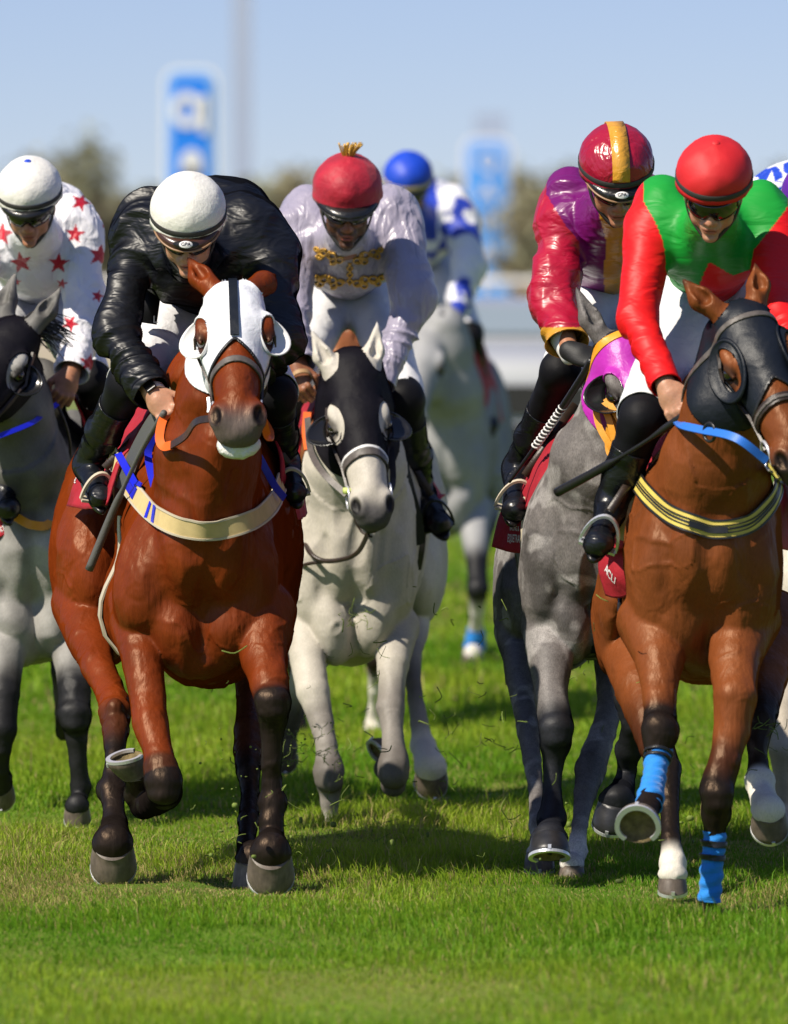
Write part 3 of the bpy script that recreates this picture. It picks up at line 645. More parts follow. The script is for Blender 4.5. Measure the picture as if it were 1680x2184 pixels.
    def hand(s, w, dir, back, curl=1.0, mirror=1, sc=1.0, glove=False, spread=0):
        D = s.G if glove else s.S; s.hasglove |= glove; Y = nrm(dir); Z = nrm(np.asarray(back) - Y * (np.asarray(back) @ Y)); X = np.cross(Y, Z) * mirror; R = np.stack([X, Y, Z], 1); g = 1.12 if glove else 1.0
        L = lambda x, y, z: np.asarray(w) + R @ (np.array((x, y, z)) * sc)
        D.ell(L(0, .048, 0), np.array((.040, .050, .017 * g)) * sc, R, .012); D.cone(np.asarray(w), L(0, .03, 0), .025 * sc * g, .028 * sc, .02)
        for i, (x, l, y0) in enumerate(((-.030, .92, .084), (-.010, 1.05, .090), (.010, 1.0, .086), (.029, .80, .078))):
            p0 = np.array((x, y0, .004)); a = radians(18 + 62 * curl) ; fx = x * (.10 + spread)
            p1 = p0 + np.array((fx, cos(a * .75) * .042 * l, -sin(a * .75) * .042 * l)); a2 = a * .75 + radians(8 + 80 * curl)
            p2 = p1 + np.array((fx * .5, cos(a2) * .027 * l, -sin(a2) * .027 * l)); a3 = a2 + radians(6 + 55 * curl); p3 = p2 + np.array((0, cos(a3) * .020 * l, -sin(a3) * .020 * l))
            D.cone(L(*p0), L(*p1), .0100 * sc * g, .0092 * sc * g, .004); D.cone(L(*p1), L(*p2), .0094 * sc * g, .0084 * sc * g, .003); D.cone(L(*p2), L(*p3), .0084 * sc * g, .0070 * sc * g, .003)
        D.cone(L(-.028, .020, -.006), L(-.050, .052, -.018), .0145 * sc * g, .0115 * sc * g, .010); D.cone(L(-.050, .052, -.018), L(-.040, .084, -.030 - .012 * curl), .0112 * sc * g, .0085 * sc * g, .004)
    def leg(s, hip, knee, ankle, toe, r=(75, 55), rk=44, ra=26, split=.12, top=.25, white=True, heel=None):
        """thigh in breeches down to the knee, black legging to the boot top, boot"""
        H_, K, A, T = s.p(hip), s.p(knee), s.p(ankle), s.p(toe); d = nrm(A - K)
        s.B.cone(H_, K, s.u(r[0]), s.u(r[1]), .05); s.seg.append((H_, K, 12, .005))
        s.S.cone(H_, K, s.u(r[0]) * .85, s.u(r[1]) * .8, .04); s.S.cone(K, A, s.u(rk) * .8, s.u(ra) * .75, .02); s.S.cone(A, T, s.u(ra) * .7, s.u(ra) * .6, .02)
        s.K.append((H_, K, A, T, s.u(rk), s.u(ra), split, top, s.u(r[1])))
    def fold(s, V, gain=1.0):
        best = np.full(len(V), 9.0); D = np.zeros(len(V))
        for i, (a, b, fr, am) in enumerate(s.seg):
            ba = b - a; L = np.linalg.norm(ba); ba = ba / L; t = np.clip((V - a) @ ba, 0, L); q = V - a - ba * t[:, None]; d = np.linalg.norm(q, axis=1)
            uu = (V - a) @ ba; wv = vnoise(V * 8, 11 + i) * .040 + vnoise(V * 3.5, 5 + i) * .11; x = np.stack([(uu + wv) * fr, q @ nrm(np.cross(ba, (.3, .5, .8))) * 5.0, np.full(len(V), i * 7.3)], 1)
            n = 1 - np.sqrt(vnoise(x, 2 + i) ** 2 + .0015) * 2.2; n2 = 1 - np.sqrt(vnoise(x * 1.9 + 3, 9 + i) ** 2 + .002) * 2.2; mk = sstep(-.45, .45, vnoise(V * 5, 77)) * .9 + .25; dd = am * ((n * 1.2 + n2 * .55) * mk + .5 * vnoise(V * 8, 31)) ; w = 1 / (d + .02) ** 4
            x3 = np.stack([(uu + wv * .6) * 4.5, q @ nrm(np.cross(ba, (.3, .5, .8))) * 17 + 2.5 * vnoise(V * 4, 40 + i), q @ nrm(np.cross(ba, np.cross(ba, (.3, .5, .8)))) * 9], 1); n3 = 1 - np.sqrt(vnoise(x3, 13 + i) ** 2 + .002) * 2.2; dd = dd + am * .50 * n3 * sstep(.35, -.35, vnoise(V * 5, 77))
            D += dd * w; best = np.where(best == 9.0, w, best + w)
        return gain * D / best
    def build(s, jmat, jcol=None, h=.0045, hj=.005, bmat='breeches', name='person', hair=(.02, .013, .01), waist=None, fold=1.0, legs=True, bootmat='boot', jh=None, attrs=None, lips=(.36, .09, .07)):
        fr = s.p((s.chest[0], s.chest[1], s.chest[2])); s.root = empty('person', (fr[0], fr[1], 0), s.label, 'rider', s.group)
        V, Q = s.S.mesh(h); V = relax(V, Q, 1); H = (V - s.ho) @ s.hR / s.hs; col = np.tile(np.array(s.skin), (len(V), 1)); inh = (np.abs(H) < (.09, .14, .15)).all(1)
        def blend(w, c): nonlocal col; w = np.clip(w, 0, 1)[:, None]; col = col * (1 - w) + np.array(c) * w
        dl = np.linalg.norm((H - (0, .1, -.0715)) / (.021, .02, .0115), axis=1); blend(sstep(1.15, .8, dl) * inh * .8, lips)
        dm = np.linalg.norm((H - (0, .1, -.0715)) / (.022, .02, .0022), axis=1); blend(sstep(1.3, .8, dm) * inh * .85, (.05, .015, .012))
        for q in (-1, 1):
            blend(sstep(1.1, .7, np.linalg.norm((H - (q * .036, .09, .024)) / (.022, .02, .006), axis=1)) * inh * .85, hair)
            blend(sstep(1.2, .6, np.linalg.norm((H - (q * .045, .07, -.028)) / (.022, .03, .018), axis=1)) * inh * .22, (.45, .10, .06))
        blend(sstep(1.2, .5, np.linalg.norm((H - (0, .115, -.036)) / (.018, .02, .014), axis=1)) * inh * .25, (.5, .12, .07))
        blend(sstep(-.01, -.03, H[:, 1]) * inh * (H[:, 2] > -.05), hair)
        if s.beard:
            b = sstep(-.040, -.056, H[:, 2] - .25 * (np.abs(H[:, 0]) - .02)) * (1 - sstep(1.25, .95, dl)) + sstep(.036, .046, np.abs(H[:, 0])) * sstep(-.005, -.03, H[:, 2]); blend(np.clip(b, 0, 1) * inh * s.beard * (.75 + .25 * vnoise(V * 260, 3)), hair)
        s.body = obj('body', V, Q, M['skin'], s.root, col=col)
        V, Q = s.J.mesh(hj); V = relax(V, Q, 2); T = tris(Q); N = vnormals(V, T); V = V + N * s.fold(V, fold)[:, None]
        f = np.full(len(V), -1.0)
        for c, d in s.cuts: m = np.linalg.norm(V - c, axis=1) < .13; f = np.where(m, np.maximum(f, (V - c) @ d), f)
        if waist is not None: x, y = s.pxy(V); f = np.maximum(f, waist(x, y, V))
        V, T, _ = clip(V, T, f); N = vnormals(V, T); s.jV, s.jT, s.jN = V, T, N
        cj = None
        if jcol is not None: x, y = s.pxy(V); cj = jcol(x, y, V, N)
        s.jacket = obj('jacket', V, T, M[jmat], s.root, col=cj, thick=.004, toff=-1)
        if legs and s.B.p:
            V, Q = s.B.mesh(.0075); V = relax(V, Q, 2); T = tris(Q); V = V + vnormals(V, T) * s.fold(V, .7)[:, None]; f = np.full(len(V), -1.0)
            for H_, K, A, T_, rk, ra, sp, tp, rr in s.K: d = nrm(K - H_); m = np.linalg.norm(V - K, axis=1) < .2; f = np.where(m, np.maximum(f, (V - K) @ d + .25 * rr), f)
            V, T, _ = clip(V, T, f); s.bV, s.bT = V, T; s.breech = obj('breeches', V, T, M[bmat], s.root, thick=.003)
            for H_, K, A, T_, rk, ra, sp, tp, rr in s.K:
                d = nrm(A - K); D = SDF(); B0 = K + (A - K) * tp; dk = nrm(H_ - K); D.cone(K + dk * rr * .55, K, rr * .97, rk * 1.02, .02); D.cone(K, B0 + d * .02, rk * 1.02, rk * .9, .03)
                VV, QQ = D.mesh(.007); VV = relax(VV, QQ, 1); VV = VV + vnormals(VV, QQ) * (.002 * vnoise(VV * 30, 3))[:, None]; obj('legging', VV, QQ, M['legging'], s.root)
                D = SDF(); ft = nrm(T_ - A); sh = rk * .98
                D.cone(B0, B0 + (A - B0) * .45, sh, rk * .86, .02); D.cone(B0 + (A - B0) * .45, A, rk * .86, ra, .03); D.cone(A, T_, ra * .98, ra * .74, .03); D.cone(A + d * ra * .55 - ft * ra * .6, A + d * ra * .35 + ft * .05, ra * .62, ra * .6, .03); D.ell(T_, (ra * .8, ra * .95, ra * .62), None, .03)
                VV, QQ = D.mesh(.006); VV = relax(VV, QQ, 1); NN = vnormals(VV, QQ); f = B0 + d * .0; up = (VV - B0) @ d; VV = VV + NN * (.006 * np.clip(1 - np.abs(vnoise(np.stack([up * 22 + vnoise(VV * 6, 1), VV[:, 0] * 6, VV[:, 1] * 6], 1), 8)) * 2.4, 0, 1) * sstep(.08, .16, up))[:, None]
                TT = tris(QQ); VV, TT, _ = clip(VV, TT, -up); bo = obj('boot', VV, TT, M[bootmat], s.root, thick=.004)
                # sole welt
                side = nrm(np.cross(ft, d)); dn = nrm(np.cross(side, ft)); dn = dn if dn @ d > 0 else -dn; Fo = np.stack([side, ft, dn], 1); s.feet.append((A, T_, ft, dn, side, ra)); L0 = np.linalg.norm(T_ - A); ring = []
                for t in np.linspace(0, 2 * pi, 28, endpoint=False):
                    yy = cos(t); ring.append((sin(t) * ra * (.78 + .10 * yy), (L0 * .5 + ra * .15) + yy * (L0 * .5 + ra * .95), 0))
                ring = np.array(ring); zz = ra * .60
                VV, FF = loft([ring + (0, 0, zz), ring * (1.03, 1.01, 1) + (0, 0, zz + .004), ring * (1.03, 1.01, 1) + (0, 0, zz + .012)]); obj('sole', A + VV @ Fo.T, FF, M['black_plastic'], bo)
        if s.hasglove: V, Q = s.G.mesh(.0045); obj('glove', V, Q, M['glove'], s.root)
        return s
    def jsurf(s, off=.003):
        from mathutils.bvhtree import BVHTree
        if not hasattr(s, 'bvh'): s.bvh = BVHTree.FromPolygons([tuple(v) for v in s.jV], [tuple(int(i) for i in t) for t in s.jT])
        def fn(P):
            out = []
            for p in P: l, n, i, d = s.bvh.find_nearest(Vector(p)); n = n if n.y < .2 else n; out.append(np.array(l) + np.array(n) * off)
            return np.array(out)
        return fn
    def jray(s, pts, off=.003):
        s.jsurf(); out = []
        for x, y in pts:
            if s.tf: x, y = s.tf[2] + (x - s.tf[0]) * s.tf[1], HY + (y - HY) * s.tf[1]
            d = nrm(W(x, y, 20.) - np.array((0, 0, CAMH))); l, n, k, dd = s.bvh.ray_cast(Vector((0, 0, CAMH)), Vector(d))
            if l is not None: out.append(np.array(l) + np.array(n) * off)
        return np.array(out)
    # ---- cap, goggles
    def cap(s, material, band='grey_band', visor='black_visor', trim='visor_trim', stripe=None, button=None, skirt=True, logo=None, soft=False, bandcol=None, wide=1.0, top=1.0, peak=.034):
        rx, ry, rz, c = .112 * wide, .132, .100 * top, np.array((0, -.005, .066)); n = 56; an = np.linspace(0, 2 * pi, n, endpoint=False)
        def ring(fx, fy, z, tilt=.0): x = np.sin(an) * rx * fx; y = np.cos(an) * ry * fy; return np.stack([x + c[0], y + c[1], np.full(n, z) + c[2] + tilt * y], 1)
        rings = [ring(max(sin(a), .02), max(sin(a), .02), rz * cos(a)) for a in np.linspace(.02, pi / 2, 16)] + [ring(1.0, 1.0, -.006), ring(.995, .995, -.014)]
        zlow = -.032
        if skirt: rings += [ring(1.005, 1.01, -.020), ring(1.01, 1.025, zlow)]
        V, Fq = loft(rings, True, False); wob = .0025 * vnoise(V * 26, 5) + .0012 * vnoise(V * 60, 6); V = V + (V - c) / np.linalg.norm(V - c, axis=1, keepdims=True) * wob[:, None]
        X = lambda V: s.ho + (np.asarray(V) * s.hs) @ s.hR.T
        cap = obj('helmet', X(V), Fq, M[material], s.root, thick=.004)
        if band:
            rr = [ring(1.008, 1.008, -.001), ring(1.02, 1.02, -.003), ring(1.02, 1.02, -.017), ring(1.008, 1.008, -.019)]; V, Fq = loft(rr, False, False); obj('helmet_band', X(V), Fq, M[band], cap)
        if stripe:
            a = np.linspace(-pi / 2 * .98, pi / 2 * .98, 30); P = np.stack([0 * a, np.sin(a) * ry * 1.008, np.cos(a) * rz * 1.012], 1) + c; nn = (P - c) / np.array((1, ry, rz)) ** 2; V, Fq = tube(P, 0, flat=(nn, .026, .0025)); obj('helmet_stripe', X(V), Fq, M[stripe], cap)
        if button: V, Fq = sphere(c + np.array((0, 0, rz * 1.0)), (.013, .013, .006)); obj('helmet_button', X(V), Fq, M[button], cap)
        if visor:
            t = np.linspace(-1.25, 1.25, 33); A = np.stack([np.sin(t) * rx * .985, np.cos(t) * ry * .99, 0 * t - .020], 1) + c; w = np.clip(np.cos(t * 1.25), 0, 1) ** .8
            Bm = np.stack([np.sin(t) * rx * (.97 + .02 * w), np.cos(t) * ry * .99 + peak * .6 * w, -.025 - .006 * w], 1) + c; Bo = np.stack([np.sin(t) * rx * (.96 + .03 * w), np.cos(t) * ry * .985 + peak * w, -.028 - .020 * w], 1) + c
            V = np.concatenate([A, Bm, Bo]); m = len(t); i = np.arange(m - 1); Fq = [np.stack([i + k * m, i + 1 + k * m, i + 1 + (k + 1) * m, i + (k + 1) * m], 1) for k in (0, 1)]
            vo = obj('visor', X(V), Fq, M[visor], cap, thick=.004)
            if trim: V, Fq = tube(Bo, .0032, 8); obj('visor_trim', X(V), Fq, M[trim], vo)
            if logo:
                oc = np.array((0, ry + peak * .70, -.030)) + c; up = nrm(np.array((0, -.75, .45))); nn = nrm(np.array((0, .5, .8))); a = np.linspace(0, 2 * pi, 32, endpoint=False); lg = .020
                Rr = np.array((1, 0, 0)); d0 = np.array([oc + Rr * cos(t_) * lg * 1.9 + up * sin(t_) * lg * .62 - np.array((0, (cos(t_) * lg * 1.9) ** 2 * 4.5, 0)) for t_ in a]); V, Fq = loft([d0 - nn * .004, d0 + nn * .003]); obj('logo_plate', X(V), Fq, M['black_plastic'], vo)
                d0 = np.array([oc + Rr * cos(t_) * lg + up * sin(t_) * lg * .58 for t_ in a]); V, Fq = loft([d0, d0 + nn * .0055]); obj('logo_disc', X(V), Fq, M['white_plastic'], vo)
                letters('lettering', logo, X(oc + nn * .007), -s.hR[:, 0] * 1.0, s.hR @ up, .015 * s.hs, M['black_plastic'], vo)
        return cap
    def goggles(s, frame='black_plastic', z=.002, hgt=.026, up=0):
        X = lambda V: s.ho + (np.asarray(V) * s.hs) @ s.hR.T
        t = np.linspace(-1.18, 1.18, 41); rings = []
        for v in np.linspace(-1, 1, 7):
            nose = np.exp(-(t / .17) ** 2) * .016 * (v < 0) * -v; side = .15 * np.abs(t) ** 2; hh = hgt * (1 - .22 * np.abs(t / 1.18) ** 3); x = np.sin(t) * .077; y = np.cos(t) * .092 + .014 + .012 * np.cos(t * 1.4) - .006 * v * v
            rings.append(np.stack([x, y, z + hh * v + nose], 1))
        V = np.concatenate(rings); m = len(t); i = np.arange(m - 1); Fq = np.concatenate([np.stack([i + k * m, i + 1 + k * m, i + 1 + (k + 1) * m, i + (k + 1) * m], 1) for k in range(6)])
        g = obj('goggles', X(V), Fq, M['goggle'], s.root, thick=.006, toff=0)
        edge = np.concatenate([rings[0], rings[-1][::-1]]); V, Fq = tube(edge, .0035, 6, closed=True); obj('goggle_frame', X(V), Fq, M[frame], g)
        for q in (-1, 1):
            P = np.array([(q * .074, .05, z), (q * .084, .0, z + .004), (q * .086, -.05, z + .012)]); V, Fq = tube(catmull(P), 0, flat=((q, 0, 0) @ s.hR.T, .010, .002)); obj('goggle_strap', X(V), Fq, M[frame], g)
            P = np.array([(q * .080, .012, .02), (q * .078, .02, -.03), (q * .060, .035, -.075), (q * .02, .062, -.118), (0, .068, -.124)]); V, Fq = tube(catmull(P), 0, flat=((q, .3, 0) @ s.hR.T, .007, .002)); obj('chin_strap', X(V), Fq, M['grey_band'], s.root)
        return g
def stirrups(h, r, material='steel', only=None):
    for k, (A, T_, ft, dn, side, ra) in enumerate(r.feet):
        if only is not None and k not in only: continue
        c = A + (T_ - A) * .80; a = np.linspace(0, pi, 18); w = ra * 1.28; P = [c + side * w * cos(t) - dn * (sin(t) * ra * 2.5 - ra * .85) for t in a]; P = [c + side * w + dn * ra * .85] + P + [c - side * w + dn * ra * .85]
        V, Fq = tube(np.array(P), 0, flat=(ft, .004, .006)); V2, F2 = tube([c + side * w + dn * ra * .85, c - side * w + dn * ra * .85], 0, flat=(dn, .016, .004)); V, Fq = join([(V, Fq), (V2, F2)]); st = obj('stirrup', V, Fq, M[material], h.root, sharp=40)
        top = c - dn * (ra * 2.15); sad = h.p((r.pelv[0], r.pelv[1] + 170, .8)); sad = top + (sad - top) * min(1, .30 / np.linalg.norm(sad - top)); V, Fq = tube([top, sad], 0, flat=((0, -1, .1), .012, .003)); obj('stirrup_leather', V, Fq, M['leather'], st)
def saddle(h, c, r):
    D = SDF(); D.ell(h.p(c), (h.u(r[0]), r[1], h.u(r[2])), None, .03); D.ell(h.p((c[0], c[1] - r[2] * .6, c[2] - r[1] * .8)), (h.u(r[0] * .5), .06, h.u(r[2] * .8)), None, .05); V, Q = D.mesh(.012); obj('saddle', V, Q, M['leather'], h.root)
def whip(pts, r, label, material='whip_grey', flap=None, binding=None):
    P = catmull(pts, 10); n = len(P); rr = np.interp(np.linspace(0, 1, n), [q[0] for q in r], [q[1] for q in r]); b = P.mean(0); V, Fq = tube(P, rr, 10)
    w = obj('whip', V, Fq, M[material], origin=(b[0], b[1], b[2])); tag(w, label, 'whip', 'whips held by the riders')
    if flap: a, b_, hw = flap; i0, i1 = int(a * n), int(b_ * n); V, Fq = tube(P[i0:i1], 0, flat=((.3, -1, 0), hw, .006)); obj('whip_pad', V, Fq, M['rubber_black'], w)
    if binding:
        i0, i1 = int(binding[0] * n), int(binding[1] * n); Q = P[i0:i1]; t = np.linspace(0, binding[2] * 2 * pi, 220); k = np.linspace(0, len(Q) - 1, 220); C = np.stack([np.interp(k, np.arange(len(Q)), Q[:, j]) for j in range(3)], 1); ax = nrm(Q[-1] - Q[0]); u_ = nrm(np.cross(ax, (0, 1, 0.1))); v_ = np.cross(ax, u_); V, Fq = tube(C + (u_ * np.cos(t)[:, None] + v_ * np.sin(t)[:, None]) * binding[3], .003, 6); obj('whip_binding', V, Fq, M[binding[4]], w)
    return w
def reins(h, name, pts, r, material, dark=None, flat=None):
    V, Fq = tube(catmull(pts, 10), r, 8, flat=flat); return obj(name, V, Fq, M[material], h.root, sharp=45 if flat else None)

# ================================================================== the place
def turf_material():
    m = bpy.data.materials.new('turf ground'); m.use_nodes = True; t = m.node_tree; L = t.links.new; b = t.nodes['Principled BSDF']; b.inputs['Roughness'].default_value = .95; b.inputs['Specular IOR Level'].default_value = .1
    g = t.nodes.new('ShaderNodeNewGeometry')
    def noise(s, st=(1, 1, 1), d=4):
        mp = t.nodes.new('ShaderNodeMapping'); mp.inputs['Scale'].default_value = st; L(g.outputs['Position'], mp.inputs[0]); n = t.nodes.new('ShaderNodeTexNoise'); n.inputs['Scale'].default_value = s; n.inputs['Detail'].default_value = d; L(mp.outputs[0], n.inputs[0]); return n.outputs['Fac']
    def ramp(f, pts):
        r = t.nodes.new('ShaderNodeValToRGB'); e = r.color_ramp.elements; e[0].position, e[0].color = pts[0][0], (*pts[0][1], 1); e[1].position, e[1].color = pts[-1][0], (*pts[-1][1], 1)
        for p, c in pts[1:-1]: q = e.new(p); q.color = (*c, 1)
        L(f, r.inputs[0]); return r.outputs[0]
    def mix(f, a, b_):
        x = t.nodes.new('ShaderNodeMix'); x.data_type = 'RGBA'; L(f, x.inputs[0])
        for s_, v in ((6, a), (7, b_)):
            if isinstance(v, tuple): x.inputs[s_].default_value = (*v, 1)
            else: L(v, x.inputs[s_])
        return x.outputs[2]
    turf = ramp(noise(.55, (1, .35, 1)), [(.30, (.09, .17, .018)), (.50, (.14, .225, .024)), (.66, (.24, .23, .06))])
    fine = noise(60, (1, 1, 1), 3); turf = mix(ramp(fine, [(.35, (0, 0, 0)), (.7, (.5, .5, .5))]), turf, (.05, .085, .012))
    sx = t.nodes.new('ShaderNodeSeparateXYZ'); L(g.outputs['Position'], sx.inputs[0]); mr = t.nodes.new('ShaderNodeMapRange'); mr.inputs[1].default_value = 95; mr.inputs[2].default_value = 150; L(sx.outputs[1], mr.inputs[0])
    sand = ramp(noise(.08), [(.3, (.36, .30, .20)), (.7, (.50, .44, .33))]); L(mix(mr.outputs[0], turf, sand), b.inputs['Base Color']); return m
TURF = turf_material()
def gz(P2): # gentle unevenness of the turf, metres
    P = np.c_[P2, np.zeros(len(P2))]; return .022 * vnoise(P * .9, 41) + .012 * vnoise(P * 2.6, 42)
xs = np.concatenate([[-3000, -400, -60], np.linspace(-9, 9, 201), [60, 400, 3000]]); ys = np.concatenate([[-200, 5], np.linspace(17, 59, 421), [64, 75, 100, 160, 300, 700, 1500, 4500]])
GX, GY = np.meshgrid(xs, ys, indexing='ij'); P2 = np.c_[GX.ravel(), GY.ravel()]; near = (np.abs(P2[:, 0]) < 8.9) & (P2[:, 1] > 17.2) & (P2[:, 1] < 58.9)
i = np.arange(len(xs) - 1)[:, None]; j = np.arange(len(ys) - 1)[None]; ny = len(ys)
tag(obj('ground', np.c_[P2, np.where(near, gz(P2) - .006, -.006)], np.stack([i * ny + j, (i + 1) * ny + j, (i + 1) * ny + j + 1, i * ny + j + 1], -1).reshape(-1, 4), TURF), kind='structure')

def grass():
    rng = np.random.default_rng(5); rows = []
    for y0, y1, dens, hx, hm, wm in ((20.5, 25, 4600, 1.75, .034, .0030), (25, 31.5, 7600, 1.9, .039, .0028), (31.5, 38, 3600, 2.3, .046, .0046), (38, 44, 1300, 2.6, .06, .009), (44, 50, 800, 2.9, .055, .011), (50, 58, 350, 3.3, .05, .014)):
        n = int((y1 - y0) * 2 * hx * dens); P = np.c_[rng.uniform(-hx, hx, n), rng.uniform(y0, y1, n)]; z3 = np.c_[P, np.zeros(n)]
        cl = vnoise(z3 * np.array((1.6, .9, 1)), 50) ; cl2 = vnoise(z3 * 5, 51); lush = np.clip(.62 + .55 * cl + .38 * cl2, .22, 1.7)
        bare = np.exp(-(((P[:, 0] + .85) / .75) ** 2 + ((P[:, 1] - 28.0) / .9) ** 2)) + .7 * np.exp(-(((P[:, 0] - .95) / .5) ** 2 + ((P[:, 1] - 27.6) / .5) ** 2)); 
        for hx_, hy_, hr_ in ((-.36, 28.0, .16), (-.41, 27.9, .14), (-.83, 28.15, .13), (-.20, 30.4, .15), (.52, 28.6, .14), (.93, 27.15, .16), (.80, 27.6, .13), (.45, 28.75, .12), (-.95, 31.2, .15)): bare = bare + .55 * np.exp(-(((P[:, 0] - hx_) / hr_) ** 2 + ((P[:, 1] - hy_) / (hr_ * 1.6)) ** 2))
        bare = np.clip(bare * .85 + .50 * np.clip(vnoise(z3 * np.array((.8, .5, 1)), 52) - .25, 0, 1), 0, 1)
        h = hm * lush * rng.gamma(6, 1 / 6, n) * (1 - .62 * bare); tall = rng.random(n) < .02; h = np.where(tall, h * 1.9, h); rows.append((P, h, rng.uniform(.7, 1.3, n) * wm, bare, cl))
    P = np.concatenate([r[0] for r in rows]); h = np.concatenate([r[1] for r in rows]); w = np.concatenate([r[2] for r in rows]); bare = np.concatenate([r[3] for r in rows]); cl = np.concatenate([r[4] for r in rows]); n = len(P)
    an = rng.uniform(0, 2 * pi, n); lean = h * rng.uniform(.15, 1.0, n) * (1 + .8 * bare); wd = vnoise(np.c_[P * 2.2, np.zeros(n)], 60) * 1.4; d = np.c_[np.cos(an + wd), np.sin(an + wd) * .7]; wv = np.c_[-np.sin(an), np.cos(an)]; wv[:, 0] = np.abs(wv[:, 0]) * .6 + .4
    z = gz(P) - .004; B = np.c_[P, z]; W3 = np.c_[wv * w[:, None] * .5, np.zeros(n)]; mid = np.c_[P + d * lean[:, None] * .32, z + h * .62]; tip = np.c_[P + d * lean[:, None], z + h * (1 - .25 * lean / (h + 1e-6) * .6)]
    V = np.stack([B - W3, B + W3, mid - W3 * .75, mid + W3 * .75, tip], 1).reshape(-1, 3); k = np.arange(n) * 5; Fq = [np.stack([k, k + 1, k + 3, k + 2], 1), np.stack([k + 2, k + 3, k + 4], 1)]
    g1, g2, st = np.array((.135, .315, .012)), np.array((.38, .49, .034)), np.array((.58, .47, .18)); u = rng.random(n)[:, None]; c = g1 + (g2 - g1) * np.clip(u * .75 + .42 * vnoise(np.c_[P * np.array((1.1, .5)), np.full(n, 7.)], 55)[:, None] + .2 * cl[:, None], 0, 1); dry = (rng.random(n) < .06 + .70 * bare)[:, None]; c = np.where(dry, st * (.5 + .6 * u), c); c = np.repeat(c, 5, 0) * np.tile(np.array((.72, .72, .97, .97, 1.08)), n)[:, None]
    m = bpy.data.materials.new('grass blades'); m.use_nodes = True; t = m.node_tree; b = t.nodes['Principled BSDF']; a = t.nodes.new('ShaderNodeAttribute'); a.attribute_name = 'Col'; t.links.new(a.outputs['Color'], b.inputs['Base Color']); b.inputs['Roughness'].default_value = .55; b.inputs['Specular IOR Level'].default_value = .25
    tr = t.nodes.new('ShaderNodeBsdfTranslucent'); t.links.new(a.outputs['Color'], tr.inputs[0]); mx = t.nodes.new('ShaderNodeMixShader'); mx.inputs[0].default_value = .35; t.links.new(b.outputs[0], mx.inputs[1]); t.links.new(tr.outputs[0], mx.inputs[2]); t.links.new(mx.outputs[0], t.nodes['Material Output'].inputs[0])
    tag(obj('grass', V, Fq, m, col=c, smooth=False), 'green turf grass covering the racecourse', None, None, 'stuff')
import os
TEST = os.environ.get('T', '')
grass()

def star_in(x, y, cx, cy, R, rot=0, sx=1.0):
    dx, dy = (x - cx) / sx, y - cy; r = np.hypot(dx, dy); a = np.arctan2(dx, -dy) - rot; a = np.abs((a + pi / 5) % (2 * pi / 5) - pi / 5)
    qx, qy = r * np.cos(a), r * np.sin(a); ix, iy = .42 * R * cos(pi / 5), .42 * R * sin(pi / 5); return (R - ix) * (0 - qy) * -1 + (0 - iy) * (qx - R) * -1 < 0

# ---- background: trees, signs, masts, rail, car
M['bark'] = mat('bark', (.14, .10, .07), rough=.9, bumps=[(20, .02)])
M['leaf_olive'] = mat('olive leaves', (.25, .255, .15), rough=.8, var=[(.8, .25)])  # leaf colour lightened to stand in for distance haze
M['leaf_dry'] = mat('dry green leaves', (.27, .245, .14), rough=.8, var=[(.8, .25)])  # second leaf tone, paled for haze as well
M['sign_white'] = mat('sign white', (.80, .81, .83), rough=.5)
M['sign_pale'] = mat('sign pale blue', (.22, .46, .90), rough=.5)
M['sign_blue'] = mat('sign blue', (.01, .22, .86), rough=.5)
M['mast'] = mat('galvanised mast', (.37, .45, .58), rough=.6)  # base matched to the sky tone, haze put into the colour
M['car_white'] = mat('white car paint', (.46, .47, .48), rough=.25, coat=.5)
M['car_glass'] = mat('car glass', (.30, .36, .38), rough=.08, spec=.8)  # pale reflected sky is put into the glass colour
M['tyre'] = mat('tyre rubber', (.02, .02, .02), rough=.8)
def tree(x, y, hgt, wid, leaf, seed, label):
    rg = np.random.default_rng(seed); root = empty('tree', (x, y, 0), label, 'tree', 'trees beyond the course')
    D = [tube(catmull([(x, y, -.1), (x + .1 * wid * .2, y, hgt * .3), (x - .05 * wid, y, hgt * .75)], 6), np.linspace(.05 * wid + .06, .03, 13), 8)]
    for k in range(6): a = rg.uniform(0, 2 * pi); z = hgt * rg.uniform(.25, .6); D.append(tube(catmull([(x, y, z), (x + cos(a) * wid * .22, y + sin(a) * wid * .22, z + hgt * .15), (x + cos(a) * wid * .38, y + sin(a) * wid * .38, z + hgt * .26)], 4), np.linspace(.05, .015, 9), 6))
    obj('trunk', *join(D), M['bark'], root)
    nc = 26; cc = np.c_[x + rg.normal(0, wid * .23, nc), y + rg.normal(0, wid * .23, nc), hgt * (.22 + .70 * rg.random(nc))]; cc[:, :2] = np.array((x, y)) + (cc[:, :2] - (x, y)) * (1.15 - .75 * (cc[:, 2:] / hgt - .2)); n = 1500
    P = cc[rg.integers(0, nc, n)] + rg.normal(0, 1, (n, 3)) * np.array((wid * .10, wid * .10, hgt * .06)); P[:, 2] = np.maximum(P[:, 2], .1); s = rg.uniform(.07, .15, n)[:, None] * (wid / 2.4) ** .5
    u = rg.normal(0, 1, (n, 3)); u /= np.linalg.norm(u, axis=1, keepdims=True); v = np.cross(u, rg.normal(0, 1, (n, 3))); v /= np.linalg.norm(v, axis=1, keepdims=True); V = np.stack([P - u * s, P + v * s * .6, P + u * s, P - v * s * .6], 1).reshape(-1, 3); obj('crown', V, (np.arange(n)[:, None] * 4 + np.arange(4)), M[leaf], root, smooth=False)
k = 0
rgt = random.Random(4); spots = [(196, 275, 130, 210)]
